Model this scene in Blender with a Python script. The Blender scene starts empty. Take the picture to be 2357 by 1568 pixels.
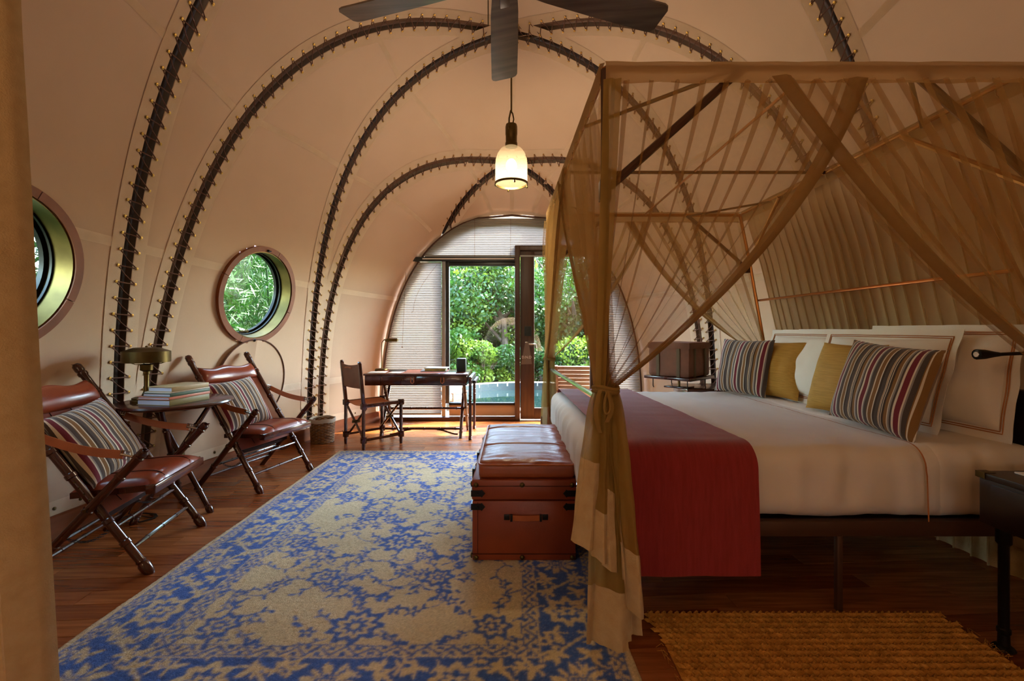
import bpy, bmesh, math, random
import numpy as np
from mathutils import Vector, Matrix, noise
random.seed(7); rng = np.random.default_rng(7)
S = bpy.context.scene; C = S.collection; PI = math.pi
# ------------------------------------------------------------------ camera
F, H, YH, CX = 1060.0, 1.23, 758.0, 1178.5            # focal length in px of the 2357 px frame, eye height, horizon row
cam = bpy.data.cameras.new('camera'); co = bpy.data.objects.new('camera', cam); C.objects.link(co)
co.location = (0, 0, H); co.rotation_euler = (PI/2, 0, 0)
cam.sensor_width = 36; cam.lens = 36*F/2357; cam.shift_y = -(784-YH)/2357; cam.clip_start = .05; cam.clip_end = 200
S.camera = co
# ------------------------------------------------------------------ sky, sun, lamps, exposure
w = bpy.data.worlds.new('sky'); S.world = w; w.use_nodes = True
nt = w.node_tree; nt.nodes.clear()
out = nt.nodes.new('ShaderNodeOutputWorld'); bg = nt.nodes.new('ShaderNodeBackground'); sk = nt.nodes.new('ShaderNodeTexSky')
sk.sky_type = 'NISHITA'; sk.sun_disc = False; sk.sun_elevation = math.radians(58); sk.sun_rotation = math.radians(63)
sk.air_density = 1.0; sk.dust_density = 2.5; sk.ozone_density = 1.0
bg.inputs['Strength'].default_value = 8.0
nt.links.new(sk.outputs[0], bg.inputs[0]); nt.links.new(bg.outputs[0], out.inputs[0])
def lamp(name, typ, loc, energy, col, size=.1, direction=None):
    l = bpy.data.lights.new(name, typ); o = bpy.data.objects.new(name, l); C.objects.link(o)
    o.location = loc; l.energy = energy; l.color = col
    if typ == 'POINT': l.shadow_soft_size = size
    if typ == 'AREA': l.size = size
    if typ == 'SUN': l.angle = math.radians(1.0)
    if direction: o.rotation_euler = Vector(direction).to_track_quat('-Z', 'Y').to_euler()
    return o
lamp('sun', 'SUN', (20, 12, 20), 34.0, (1, .93, .80), direction=(-.55, -.33, -.77))
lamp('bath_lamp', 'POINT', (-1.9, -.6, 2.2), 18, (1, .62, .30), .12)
lamp('rear_fill_lamp', 'POINT', (.3, -1.6, 2.4), 10, (1, .66, .34), .15)  # unseen warm fill added behind the camera to lift the near room
S.view_settings.view_transform = 'Standard'; S.view_settings.look = 'None'
S.view_settings.gamma = 1; S.view_settings.use_curve_mapping = False
S.view_settings.exposure = 0.28
cy = S.cycles
cy.max_bounces = 10; cy.diffuse_bounces = 5; cy.glossy_bounces = 4; cy.transmission_bounces = 8; cy.transparent_max_bounces = 32
cy.caustics_reflective = False; cy.caustics_refractive = False; cy.sample_clamp_indirect = 3; cy.use_denoising = True
# ------------------------------------------------------------------ tent surface: half an ellipsoid-like cocoon
TA, TB, TC, TY, TQ, YE = 2.728, 5.45, 4.299, 2.084, 2.358, 6.24
def ts(Y): return math.sqrt(max(.02, 1-((Y-TY)/TB)**2))
def tent(u, Y, side=-1, off=0.0):                       # u 0 = floor, 1 = ridge ; off > 0 moves inwards
    th = u*PI/2; s = ts(Y)
    p = Vector((side*TA*s*max(math.cos(th), 0)**(2/TQ), Y, TC*s*max(math.sin(th), 0)**(2/TQ)))
    if off:
        p = p-tn(p)*off
    return p
def tn(p):
    e = 1e-3
    def f(x, y, z):
        s = ts(y); return (abs(x)/(TA*s))**TQ+(abs(z)/(TC*s))**TQ
    x, y, z = p; z = max(z, .002)
    n = Vector((f(x+e, y, z)-f(x-e, y, z), f(x, y+e, z)-f(x, y-e, z), f(x, y, z+e)-f(x, y, z-e)))
    return n.normalized()
def halfwidth(Y, z):
    s = ts(Y); r = 1-(max(z, 0)/(TC*s))**TQ
    return TA*s*max(r, 0)**(1/TQ)
def u_of_z(Y, z): return math.asin(min(1, (z/(TC*ts(Y)))**(TQ/2)))/(PI/2)
def at(x, y, Y): return Vector(((x-CX)*Y/F, Y, H-(y-YH)*Y/F))      # survey point: row/column of the photo at a known depth
# ------------------------------------------------------------------ mesh builder
class MB:
    def __init__(s): s.v = []; s.f = []; s.sm = []
    def add(s, vs, fs, smooth=True):
        b = len(s.v); s.v += [tuple(p) for p in vs]
        for q in fs: s.f.append(tuple(b+i for i in q)); s.sm.append(smooth)
        return s
    def box(s, lo, hi, m=None):
        vs = [Vector((x, y, z)) for x in (lo[0], hi[0]) for y in (lo[1], hi[1]) for z in (lo[2], hi[2])]
        if m: vs = [m @ p for p in vs]
        return s.add(vs, [(0, 1, 3, 2), (4, 6, 7, 5), (0, 4, 5, 1), (2, 3, 7, 6), (0, 2, 6, 4), (1, 5, 7, 3)], False)
    def bbox(s, lo, hi, r=.006, m=None, seg=2):          # box with rounded edges
        bm = bmesh.new(); bmesh.ops.create_cube(bm, size=1)
        d = [hi[i]-lo[i] for i in range(3)]; c = [(hi[i]+lo[i])/2 for i in range(3)]
        for v in bm.verts: v.co = Vector((v.co.x*d[0]+c[0], v.co.y*d[1]+c[1], v.co.z*d[2]+c[2]))
        bmesh.ops.bevel(bm, geom=bm.edges[:], offset=min(r, min(d)*.45), segments=seg, profile=.5, affect='EDGES')
        if m:
            for v in bm.verts: v.co = m @ v.co
        bm.verts.index_update()
        s.add([v.co.copy() for v in bm.verts], [[v.index for v in f.verts] for f in bm.faces], True); bm.free(); return s
    def tube(s, pts, r, n=8, cap=True, closed=False):
        pts = [Vector(p) for p in pts]; N = len(pts)
        rs = list(r) if hasattr(r, '__len__') else [r]*N
        vs = []; prev = None
        for i, p in enumerate(pts):
            if closed: t = pts[(i+1) % N]-pts[i-1]
            else: t = pts[min(i+1, N-1)]-pts[max(i-1, 0)]
            if t.length < 1e-9: t = Vector((0, 0, 1))
            t.normalize()
            if prev is None:
                a = Vector((0, 0, 1)) if abs(t.z) < .9 else Vector((1, 0, 0)); u = t.cross(a).normalized()
            else: u = (prev-t*prev.dot(t)).normalized()
            prev = u; v = t.cross(u)
            for k in range(n):
                g = 2*PI*k/n; vs.append(p+(u*math.cos(g)+v*math.sin(g))*rs[i])
        fs = []
        for i in range(N if closed else N-1):
            j = (i+1) % N
            for k in range(n): fs.append((i*n+k, i*n+(k+1) % n, j*n+(k+1) % n, j*n+k))
        if cap and not closed: fs.append(tuple(range(n-1, -1, -1))); fs.append(tuple((N-1)*n+k for k in range(n)))
        return s.add(vs, fs)
    def lathe(s, prof, n=24, m=None, cap=True):          # prof: (radius, z)
        vs = []
        for r, z in prof:
            for k in range(n):
                p = Vector((r*math.cos(2*PI*k/n), r*math.sin(2*PI*k/n), z)); vs.append(m @ p if m else p)
        fs = [(i*n+k, i*n+(k+1) % n, (i+1)*n+(k+1) % n, (i+1)*n+k) for i in range(len(prof)-1) for k in range(n)]
        if cap: fs.append(tuple(range(n-1, -1, -1))); fs.append(tuple((len(prof)-1)*n+k for k in range(n)))
        return s.add(vs, fs)
    def sheet(s, rows, flip=False):                      # rows of equal length
        n = len(rows[0]); vs = [p for r in rows for p in r]
        fs = [(i*n+k, i*n+k+1, (i+1)*n+k+1, (i+1)*n+k) for i in range(len(rows)-1) for k in range(n-1)]
        return s.add(vs, fs)
    def slab(s, rows, th, nrm):                          # a sheet with thickness along nrm
        n = len(rows[0]); R = len(rows); d = Vector(nrm)*th
        a = [Vector(p) for r in rows for p in r]; vs = a+[p+d for p in a]; o = n*R
        fs = []
        for i in range(R-1):
            for k in range(n-1):
                q = (i*n+k, i*n+k+1, (i+1)*n+k+1, (i+1)*n+k); fs.append(q); fs.append(tuple(o+x for x in reversed(q)))
        ring = [k for k in range(n)]+[i*n+n-1 for i in range(1, R)]+[(R-1)*n+k for k in range(n-2, -1, -1)]+[i*n for i in range(R-2, 0, -1)]
        for x, y in zip(ring, ring[1:]+ring[:1]): fs.append((y, x, o+x, o+y))
        return s.add(vs, fs)
    def ball(s, c, r, n=8, sc=(1, 1, 1)):
        c = Vector(c); vs = []; k = n//2
        for i in range(1, k):
            for j in range(n):
                a, b = PI*i/k, 2*PI*j/n
                vs.append(c+Vector((r*sc[0]*math.sin(a)*math.cos(b), r*sc[1]*math.sin(a)*math.sin(b), r*sc[2]*math.cos(a))))
        t = len(vs); vs += [c+Vector((0, 0, r*sc[2])), c-Vector((0, 0, r*sc[2]))]
        fs = [(i*n+j, (i+1)*n+j, (i+1)*n+(j+1) % n, i*n+(j+1) % n) for i in range(k-2) for j in range(n)]
        fs += [(t, j, (j+1) % n) for j in range(n)]+[(t+1, (k-2)*n+(j+1) % n, (k-2)*n+j) for j in range(n)]
        return s.add(vs, fs)
    def rbox(s, lo, hi, r, n=(20, 20, 8), disp=None):    # dense rounded box (cushions, mattress)
        lo = Vector(lo); hi = Vector(hi); c = (lo+hi)/2; h = (hi-lo)/2
        rr = min(r, min(h)*.999); bm = {}
        vs = []; fs = []
        def vid(p):
            k = tuple(round(x, 5) for x in p)
            if k not in bm:
                q = Vector([max(-h[i]+rr, min(h[i]-rr, p[i])) for i in range(3)]); d = p-q
                if d.length > 1e-9: d = d.normalized()*rr; nn = d.normalized()
                else: nn = Vector((0, 0, 1))
                P = q+d+c
                if disp: P = P+disp(P, nn)
                bm[k] = len(vs); vs.append(P)
            return bm[k]
        for ax in range(3):
            a, b = (ax+1) % 3, (ax+2) % 3
            for sg in (-1, 1):
                for i in range(n[a]):
                    for j in range(n[b]):
                        q = []
                        for di, dj in ((0, 0), (1, 0), (1, 1), (0, 1)):
                            p = Vector((0, 0, 0)); p[ax] = sg*h[ax]
                            p[a] = -h[a]+2*h[a]*(i+di)/n[a]; p[b] = -h[b]+2*h[b]*(j+dj)/n[b]; q.append(vid(p))
                        fs.append(tuple(q if sg > 0 else q[::-1]))
        return s.add(vs, fs)
def link(o, parent=None):
    C.objects.link(o)
    if parent is not None: o.parent = parent
    return o
def shift_of(p):
    v = Vector((0, 0, 0))
    while p is not None: v += p.location; p = p.parent
    return v
def obj(name, mb, m, parent=None, world=True, kind=None):
    me = bpy.data.meshes.new(name)
    vs = mb.v
    if parent is not None and world:
        d = shift_of(parent); vs = [(x-d.x, y-d.y, z-d.z) for x, y, z in vs]
    me.from_pydata(vs, [], mb.f); me.polygons.foreach_set('use_smooth', mb.sm)
    if m is not None: me.materials.append(m)
    me.update(); me.set_sharp_from_angle(angle=math.radians(38)); o = bpy.data.objects.new(name, me)
    if kind: o['kind'] = kind
    return link(o, parent)
def tag(o, label, cat, group=None, rebase=True):
    o['label'] = label; o['category'] = cat
    if group: o['group'] = group
    if rebase and o.type == 'MESH' and not o.children and o.location.length < 1e-6:
        vs = np.array([v.co for v in o.data.vertices]); lo, hi = vs.min(0), vs.max(0)
        b = Vector(((lo[0]+hi[0])/2, (lo[1]+hi[1])/2, lo[2])); o.data.transform(Matrix.Translation(-b)); o.location = b
    return o
def thing(name, label, cat, loc=(0, 0, 0), rz=0, group=None):
    o = bpy.data.objects.new(name, None); o.empty_display_size = .1; o.location = loc; o.rotation_euler = (0, 0, rz)
    o['label'] = label; o['category'] = cat
    if group: o['group'] = group
    return link(o)
def copy_tree(o, parent=None):
    c = o.copy(); C.objects.link(c)
    if parent is not None: c.parent = parent
    for ch in list(o.children): copy_tree(ch, c)
    return c
def struct(name, mb, m, parent=None):
    o = obj(name, mb, m, parent)
    if parent is None: o['kind'] = 'structure'
    return o
# ------------------------------------------------------------------ materials
def hx(s):
    c = [int(s[i:i+2], 16)/255 for i in (0, 2, 4)]
    return tuple(x/12.92 if x <= .04045 else ((x+.055)/1.055)**2.4 for x in c)+(1,)
class NT:
    def __init__(s, name):
        s.m = bpy.data.materials.new(name); s.m.use_nodes = True; s.t = s.m.node_tree; s.t.nodes.clear()
        s.o = s.n('OutputMaterial')
    def n(s, typ, **kw):
        x = s.t.nodes.new('ShaderNode'+typ)
        for k, v in kw.items(): setattr(x, k, v)
        return x
    def l(s, a, b): s.t.links.new(a, b)
    def noise(s, scale, detail=3, coord='Object', stretch=None):
        tc = s.n('TexCoord'); no = s.n('TexNoise'); no.inputs['Scale'].default_value = scale; no.inputs['Detail'].default_value = detail
        src = tc.outputs[coord]
        if stretch:
            mp = s.n('Mapping'); mp.inputs['Scale'].default_value = stretch; s.l(src, mp.inputs[0]); src = mp.outputs[0]
        s.l(src, no.inputs['Vector']); return no.outputs['Fac']
    def ramp(s, fac, stops, interp='LINEAR'):
        r = s.n('ValToRGB'); r.color_ramp.interpolation = interp; e = r.color_ramp.elements
        while len(e) < len(stops): e.new(1)
        for i, (p, c) in enumerate(stops): e[i].position = p; e[i].color = c
        s.l(fac, r.inputs[0]); return r.outputs[0]
    def bump(s, h, strength=.2, dist=.01):
        b = s.n('Bump'); b.inputs['Strength'].default_value = strength; b.inputs['Distance'].default_value = dist
        s.l(h, b.inputs['Height']); return b.outputs[0]
def pbr(name, col, rough=.6, metal=0, var=None, vscale=6, stretch=None, bump=None, spec=.5, coat=0, sheen=0, emit=None, es=0, coord='Object'):
    """var: second colour mixed in by noise; bump: (scale, strength[, stretch])"""
    k = NT(name); p = k.n('BsdfPrincipled'); k.l(p.outputs[0], k.o.inputs[0])
    c = hx(col); p.inputs['Base Color'].default_value = c; p.inputs['Roughness'].default_value = rough
    p.inputs['Metallic'].default_value = metal; p.inputs['Specular IOR Level'].default_value = spec
    p.inputs['Coat Weight'].default_value = coat; p.inputs['Coat Roughness'].default_value = .12; p.inputs['Sheen Weight'].default_value = sheen
    if var: k.l(k.ramp(k.noise(vscale, 4, coord, stretch), [(.3, c), (.7, hx(var))]), p.inputs['Base Color'])
    if bump: k.l(k.bump(k.noise(bump[0], 4, coord, bump[2] if len(bump) > 2 else None), bump[1]), p.inputs['Normal'])
    if emit: p.inputs['Emission Color'].default_value = hx(emit); p.inputs['Emission Strength'].default_value = es
    return k.m
M = {}
def translucent(m, col, fac):
    t = m.node_tree; o = next(n for n in t.nodes if n.type == 'OUTPUT_MATERIAL'); src = o.inputs[0].links[0].from_socket
    tr = t.nodes.new('ShaderNodeBsdfTranslucent'); tr.inputs[0].default_value = hx(col); mx = t.nodes.new('ShaderNodeMixShader'); mx.inputs[0].default_value = fac
    t.links.new(src, mx.inputs[1]); t.links.new(tr.outputs[0], mx.inputs[2]); t.links.new(mx.outputs[0], o.inputs[0]); return m
M['canvas'] = translucent(pbr('canvas', 'D0B69C', .9, var='C6AB90', vscale=1.2, bump=(260, .12), spec=.15, sheen=.1), 'D8B88E', .0015)
M['canvas_hem'] = translucent(pbr('canvas_hem', 'DFCBB2', .9, var='D6C0A5', vscale=9, bump=(220, .15), spec=.15), 'E0C8A0', .12)
M['leak_cover'] = pbr('leak_cover', '6B5A47', .9)  # opaque brown for the added strips that block light at the gaps
M['rib'] = pbr('rib_wood', '4A3220', .65, var='5E4229', vscale=14, stretch=(1, 1, .3), spec=.2)
M['rib_dark'] = pbr('rib_dark', '1C110A', .65, var='2C1A10', vscale=14, stretch=(1, 1, .3), spec=.2)
M['rope'] = pbr('rope', '5A3826', .8)
M['brass_old'] = pbr('old_brass', '8A6A35', .35, 1)
M['brass_dark'] = pbr('dark_brass', '6B5A33', .38, 1, var='57482A', vscale=8)
M['mahogany'] = pbr('mahogany', '4A1E12', .22, var='34120A', vscale=5, stretch=(1, 1, .15), coat=.6)
M['mahogany_red'] = pbr('mahogany_red', '5A2412', .2, var='3C140A', vscale=5, stretch=(.15, 1, 1), coat=.7)
M['blackwood'] = pbr('blackwood', '1A0F0B', .35, var='241510', vscale=6)
M['teak'] = pbr('teak', '8A5A34', .4, var='6E4427', vscale=4, stretch=(.2, 1, 3))
M['trim_wood'] = pbr('trim_wood', '8A4E28', .65, var='6A381C', vscale=5, stretch=(1, .2, 3), spec=.25)
M['ring_wood'] = pbr('ring_wood', '8A4E2A', .6, var='753E1A', vscale=7)
M['door_wood'] = pbr('door_wood', '4A3220', .45, var='3A2615', vscale=9, stretch=(4, 4, .3))
M['frame_metal'] = pbr('frame_metal', '3B3F3F', .4, .6)
M['chrome'] = pbr('chrome', 'C8C8C4', .2, 1)
M['copper'] = pbr('copper', 'B0733A', .28, 1)
M['brown_metal'] = pbr('brown_metal', '4A2E1C', .45, .3)
M['black_metal'] = pbr('black_metal', '12100F', .35, .5)
M['leather_red'] = pbr('leather_red', '8A3A1E', .28, var='742C16', vscale=7, bump=(90, .06), coat=.25)
M['leather_tan'] = pbr('leather_tan', 'B0602E', .42, var='9A5026', vscale=9, bump=(120, .1))
M['leather_trunk'] = pbr('leather_trunk', '8A3D1F', .38, var='78331A', vscale=5, bump=(160, .1))
M['leather_cushion'] = pbr('leather_cushion', '97502E', .42, var='854023', vscale=5, bump=(70, .06), coat=.05)
M['leather_black'] = pbr('leather_back', '2A1510', .85, spec=.15)
M['sheet'] = pbr('sheet', 'E4DDD0', .85, var='DDD4C5', vscale=2, bump=(300, .06), sheen=.15, spec=.2)
M['sham'] = pbr('sham', 'E3DACB', .85, bump=(300, .06), sheen=.15, spec=.2)
M['piping'] = pbr('piping', 'A86B35', .8)
M['runner'] = pbr('runner', '8E2A28', .9, var='82231F', vscale=90, stretch=(1, .1, .1), bump=(240, .2), sheen=.3, spec=.2)
M['mustard'] = pbr('mustard', 'BC8E3E', .75, var='A37A30', vscale=40, stretch=(.15, 1.5, 6), bump=(90, .25, (.2, 1, 6)), spec=.25)
M['linen'] = pbr('linen', 'C4AC80', .9, var='B89E70', vscale=25, bump=(160, .3), spec=.15)
M['drape'] = pbr('drape', 'C4AC80', .92, var='B89F72', vscale=30, bump=(240, .25), spec=.1, sheen=.2)
M['tie'] = pbr('tie', '8A6D33', .9)
M['lamp_leather'] = pbr('lamp_leather', '7A4E38', .75, var='66402D', vscale=9, bump=(60, .2))
M['strap_green'] = pbr('strap_green', '5A4C36', .8)
M['jute'] = pbr('jute', 'CC9342', .9, var='A06E2C', vscale=30, bump=(200, .5), spec=.1)
M['wicker'] = pbr('wicker', '9A6A30', .65, var='4A2C12', vscale=26, stretch=(1, 1, 2.2), bump=(60, .3))
M['white_cloth'] = pbr('white_cloth', 'B9B1A6', .85)
M['paper'] = pbr('paper', 'E6E4E0', .8)
M['page'] = pbr('page_edges', 'D6D8DE', .8, var='B9BCC6', vscale=120, stretch=(.05, .05, 3))
M['stone'] = pbr('stone', '8E877B', .85, var='6E685E', vscale=12, bump=(30, .4))
M['deck'] = pbr('deck', '7C6B58', .7, var='665644', vscale=5, stretch=(.3, 3, 1))
M['soil'] = pbr('soil', '4A4030', .95, var='3A4020', vscale=3, bump=(9, .6))
M['bark'] = pbr('bark', '5A4A3A', .9, var='3E3226', vscale=14, bump=(30, .6))
M['speaker'] = pbr('speaker', '16221E', .5)
M['kick'] = pbr('kick_panel', 'BBAA92', .6)
M['white_frame'] = pbr('white_frame', '9FA6A6', .4)
def glass(name, tint='F4F8F4', gloss=.06, rough=.0):
    k = NT(name); t = k.n('BsdfTransparent'); t.inputs[0].default_value = hx(tint); g = k.n('BsdfGlossy'); g.inputs['Roughness'].default_value = rough
    mx = k.n('MixShader'); mx.inputs[0].default_value = gloss; k.l(t.outputs[0], mx.inputs[1]); k.l(g.outputs[0], mx.inputs[2]); k.l(mx.outputs[0], k.o.inputs[0]); return k.m
M['glass'] = glass('glass'); M['glass_green'] = glass('round_glass', 'DDEBD8', .05)
def sheer(name, col, alpha, tl=.5, weave=None, avar=0.0):
    """open weave: part holes (transparent), part thread (diffuse and translucent)"""
    k = NT(name); tr = k.n('BsdfTransparent'); d = k.n('BsdfDiffuse'); t = k.n('BsdfTranslucent')
    d.inputs[0].default_value = hx(col); t.inputs[0].default_value = hx(col)
    a = k.n('MixShader'); a.inputs[0].default_value = tl; k.l(d.outputs[0], a.inputs[1]); k.l(t.outputs[0], a.inputs[2])
    b = k.n('MixShader'); b.inputs[0].default_value = alpha; k.l(tr.outputs[0], b.inputs[1]); k.l(a.outputs[0], b.inputs[2])
    if avar:
        f = k.noise(weave or 8, 2); mr = k.n('MapRange'); mr.inputs['To Min'].default_value = alpha-avar; mr.inputs['To Max'].default_value = alpha+avar
        k.l(f, mr.inputs['Value']); k.l(mr.outputs[0], b.inputs[0])
    k.l(b.outputs[0], k.o.inputs[0]); return k.m
M['net'] = sheer('net', 'CFAB6C', .42, .6, 60, .05)
M['net_hem'] = sheer('net_hem', 'A68450', .86, .5, 40, .08)
M['net_tail'] = sheer('net_tail', 'B09252', .80, .45, 40, .06)
M['net_head'] = sheer('net_head', 'D0B688', .84, .5, 20, .04)
M['net_roof'] = sheer('net_roof', 'B09262', .20, .5)
M['valance'] = sheer('valance', 'C4A272', .92, .4, 14, .06)
M['blind'] = sheer('blind', '7E766A', 1.0, .24)
M['shade'] = sheer('lamp_shade', 'B6AA90', .19, .6)
# ================================================================== SETTING
# ribs as Y(u) on the left half (the right half mirrors it); each starts at a floor node and ends at a ridge crossing
def curve(pts, deg=4):
    p = np.polyfit([a for a, _ in pts], [b for _, b in pts], deg); return lambda u: float(np.polyval(p, u))
rib0 = curve([(0, 3.14), (.092, 3.1), (.2, 3.07), (.301, 3.02), (.386, 2.95), (.451, 2.92), (.534, 2.88), (.7, 2.74), (.85, 2.58), (1, 2.42)])
rib1 = curve([(0, 3.30), (.142, 3.375), (.222, 3.417), (.297, 3.485), (.369, 3.531), (.445, 3.582), (.537, 3.641), (.642, 3.765), (.758, 3.93), (.864, 4.047), (.947, 4.146), (1, 4.24)])
rib2 = curve([(0, 5.13), (.069, 5.121), (.181, 5.09), (.323, 4.983), (.453, 4.84), (.571, 4.728), (.709, 4.59), (.842, 4.439), (.926, 4.327), (.968, 4.283), (1, 4.24)])
rib3 = curve([(0, 5.29), (.068, 5.286), (.188, 5.275), (.327, 5.252), (.436, 5.265), (.542, 5.307), (.681, 5.398), (.821, 5.494), (.953, 5.587), (1, 5.625)])
rib4 = curve([(.55, 6.46), (.643, 6.319), (.73, 6.17), (.809, 6.015), (.9, 5.84), (.956, 5.75), (1, 5.625)], 3)
ribm = lambda u: 2*2.42-rib1(u)+(rib1(1)-2.42)+.0     # behind the first crossing, mirrored
ribm_ = lambda u: 1.15+(2.42-1.15)*(1-math.cos(u*PI/2))
U_END = None
for k in range(1000):
    if rib4(.55+k*.00045) <= YE: U_END = .55+k*.00045; break
GAP = .040
# windows in the left wall: centre, normal, radius
def wall_disc(Y, z):
    p = tent(u_of_z(Y, z), Y); return p, tn(p)
WIN = [wall_disc(2.30, 1.55), wall_disc(4.285, 1.55)]
RO, RI = .455, .402
# strips added outside the laced gaps to stop light leaking in
m = MB()
def flap(f, side, u0=0.0, w_=.095):
    m.sheet([[tent(u, min(f(u)-w_, YE+.02), side, -.004), tent(u, min(f(u)-.05, YE+.02), side, -.06), tent(u, min(f(u), YE+.021), side, -.085), tent(u, min(f(u)+.05, YE+.0215), side, -.06), tent(u, min(f(u)+w_, YE+.022), side, -.004)] for u in np.linspace(u0, 1, 41)])
for s in (-1, 1):
    for f, u0 in ((rib0, 0), (rib1, 0), (rib2, 0), (rib3, 0), (rib4, U_END), (ribm_, 0)): flap(f, s, u0)
for s in (-1, 1): m.sheet([[tent(u, Y, s, -.09) for Y in np.linspace(5.85, 6.30, 8)] for u in np.linspace(U_END-.06, U_END+.22, 9)])  # outer patches added to close a light leak beside the far arch
ceiling = struct('ceiling', m, M['leak_cover'])
ceiling['label'] = 'cream canvas tent vault laced to dark ribs'
def strip_rows(f0, f1, u0, u1, nu, nv, side, off=0.0, ymax=YE, hole=None):
    rows = []
    for i in range(nu+1):
        u = u0+(u1-u0)*i/nu; a, b = f0(u), f1(u)
        a = min(a, ymax); b = min(max(b, a+.001), ymax)
        rows.append([tent(u, a+(b-a)*j/nv, side, off) for j in range(nv+1)])
    return rows
def add_panel(halves, windows=()):
    """halves: list of (side, near, far, u0, u1)"""
    m = MB(); nvv = 16
    for side, f0, f1, u0, u1 in halves:
        fine = bool(windows); nu, nv = (110, 96) if fine else (40, 14)
        rows = strip_rows(lambda u: f0(u)+GAP, lambda u: f1(u)-GAP, u0, u1, nu, nv, side)
        g = MB(); g.sheet(rows)
        for (c, nn) in windows:
            keep = []
            for q in g.f:
                cc = sum((Vector(g.v[i]) for i in q), Vector())/4; d = cc-c; d = d-nn*d.dot(nn)
                if d.length > RI+.035: keep.append(q)
            g.f = keep
        m.add(g.v, g.f)
    p = obj('canvas_panel', m, M['canvas'], ceiling)
    for side, f0, f1, u0, u1 in halves:                # doubled hems along the laced edges
        W = .085
        for which in (0, 1):
            fa = (lambda u: f0(u)+GAP) if which == 0 else (lambda u: f1(u)-GAP-W)
            fb = (lambda u: min(f0(u)+GAP+W, f1(u)-GAP)) if which == 0 else (lambda u: f1(u)-GAP)
            if which == 1 and abs(f1(.5)-YE-GAP) < 1e-3: continue
            if f0(.5) < -1 and which == 0: continue
            obj('hem', MB().sheet(strip_rows(fa, fb, u0, u1-.004, 48, 1, side, .004)), M['canvas_hem'], p)
    return p
def seam(p, side, zf, y0, y1, wd=.028):
    if side < 0:
        for c, nn in WIN:
            z_ = tent(zf(c.y), c.y).z; h_ = abs(z_-c.z)
            if y0 < c.y < y1 and h_ < RO:
                d_ = math.sqrt(RO*RO-h_*h_)-.01; seam(p, side, zf, y0, c.y-d_, wd); seam(p, side, zf, c.y+d_, y1, wd); return
    pts = [y0+(y1-y0)*i/24 for i in range(25)]; rows = []
    for Y in pts:
        u = zf(Y); du = wd/ (TC*ts(Y)*1.35); rows.append([tent(u-du, Y, side, .003), tent(u+du, Y, side, .003)])
    obj('seam_tape', MB().sheet(rows), M['canvas_hem'], p)
farend = lambda u: YE+GAP; rear = lambda u: -3.0
z1 = lambda Y: u_of_z(Y, 1.79-(Y-2.87)*.045); z0 = lambda Y: u_of_z(Y, .62)
z2 = lambda Y: float(np.interp(Y, [1, 2.55, 3.515, 4.92, 6.084], [.47, .468, .451, .531, .644]))
z3 = lambda Y: float(np.interp(Y, [2, 3.977, 4.518, 5.827, 6.2], [.735, .743, .756, .894, .93]))
for sd in (-1, 1):
    a = add_panel([(sd, ribm_, rib0, 0, .995)], WIN[:1] if sd < 0 else ())
    seam(a, sd, z1, 1.75, rib0(.235)-GAP); seam(a, sd, z2, 1.9, rib0(.46)-GAP)
    b = add_panel([(sd, rib1, rib2, 0, .995)], WIN[1:] if sd < 0 else ())
    seam(b, sd, z1, rib1(.24)+GAP, rib2(.26)-GAP); seam(b, sd, z2, rib1(.45)+GAP, rib2(.52)-GAP); seam(b, sd, z3, rib1(.745)+GAP, rib2(.75)-GAP); seam(b, sd, z0, rib1(.08)+GAP, rib2(.08)-GAP)
    r4 = lambda u: rib4(u) if u > U_END else YE+GAP
    c = add_panel([(sd, rib3, r4, 0, .995)])
    seam(c, sd, z1, rib3(.26)+GAP, 6.22); seam(c, sd, z2, rib3(.56)+GAP, 6.1); seam(c, sd, z0, rib3(.08)+GAP, 6.2); seam(c, sd, z3, rib3(.85)+GAP, rib4(.88)-GAP)
d0 = add_panel([(s, rib0, rib1, 0, 1) for s in (-1, 1)]); d1 = add_panel([(s, rib2, rib3, 0, 1) for s in (-1, 1)])
d2 = add_panel([(s, rib4, farend, U_END+.002, 1) for s in (-1, 1)]); d3 = add_panel([(s, rear, ribm_, 0, 1) for s in (-1, 1)])
ridge = lambda Y: 1-.02/(TC*ts(Y)*.8)*0-.004
for p, y0, y1 in ((d0, 2.5, 4.15), (d1, 4.35, 5.55), (d2, 5.7, 6.2)):
    rows = [[Vector((-.026, y0+(y1-y0)*i/16, tent(1, y0+(y1-y0)*i/16).z-.006)), Vector((.026, y0+(y1-y0)*i/16, tent(1, y0+(y1-y0)*i/16).z-.006))] for i in range(17)]
    obj('seam_tape', MB().sheet(rows), M['canvas_hem'], p)
for s in (-1, 1):
    seam(d0, s, z2, rib0(.46)+GAP, rib1(.45)-GAP); seam(d0, s, z1, rib0(.235)+GAP, rib1(.24)-GAP); seam(d0, s, z3, 2.75, rib1(.745)-GAP)
    seam(d1, s, z2, rib2(.5)+GAP, rib3(.56)-GAP); seam(d1, s, z1, rib2(.26)+GAP, rib3(.26)-GAP); seam(d1, s, z3, rib2(.75)+GAP, rib3(.85)-GAP)
    seam(d2, s, z3, rib4(.9)+GAP, 6.2)
m = MB(); rows = [[tent(i/30, -2.98, -1, -.1) for i in range(31)], [Vector((0, -2.98, 0))]*31]; m.sheet(rows)
rows = [[tent(i/30, -2.98, 1, -.1) for i in range(31)], [Vector((0, -2.98, 0))]*31]; m.sheet(rows)
struct('wall_back', m, M['canvas'])
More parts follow.
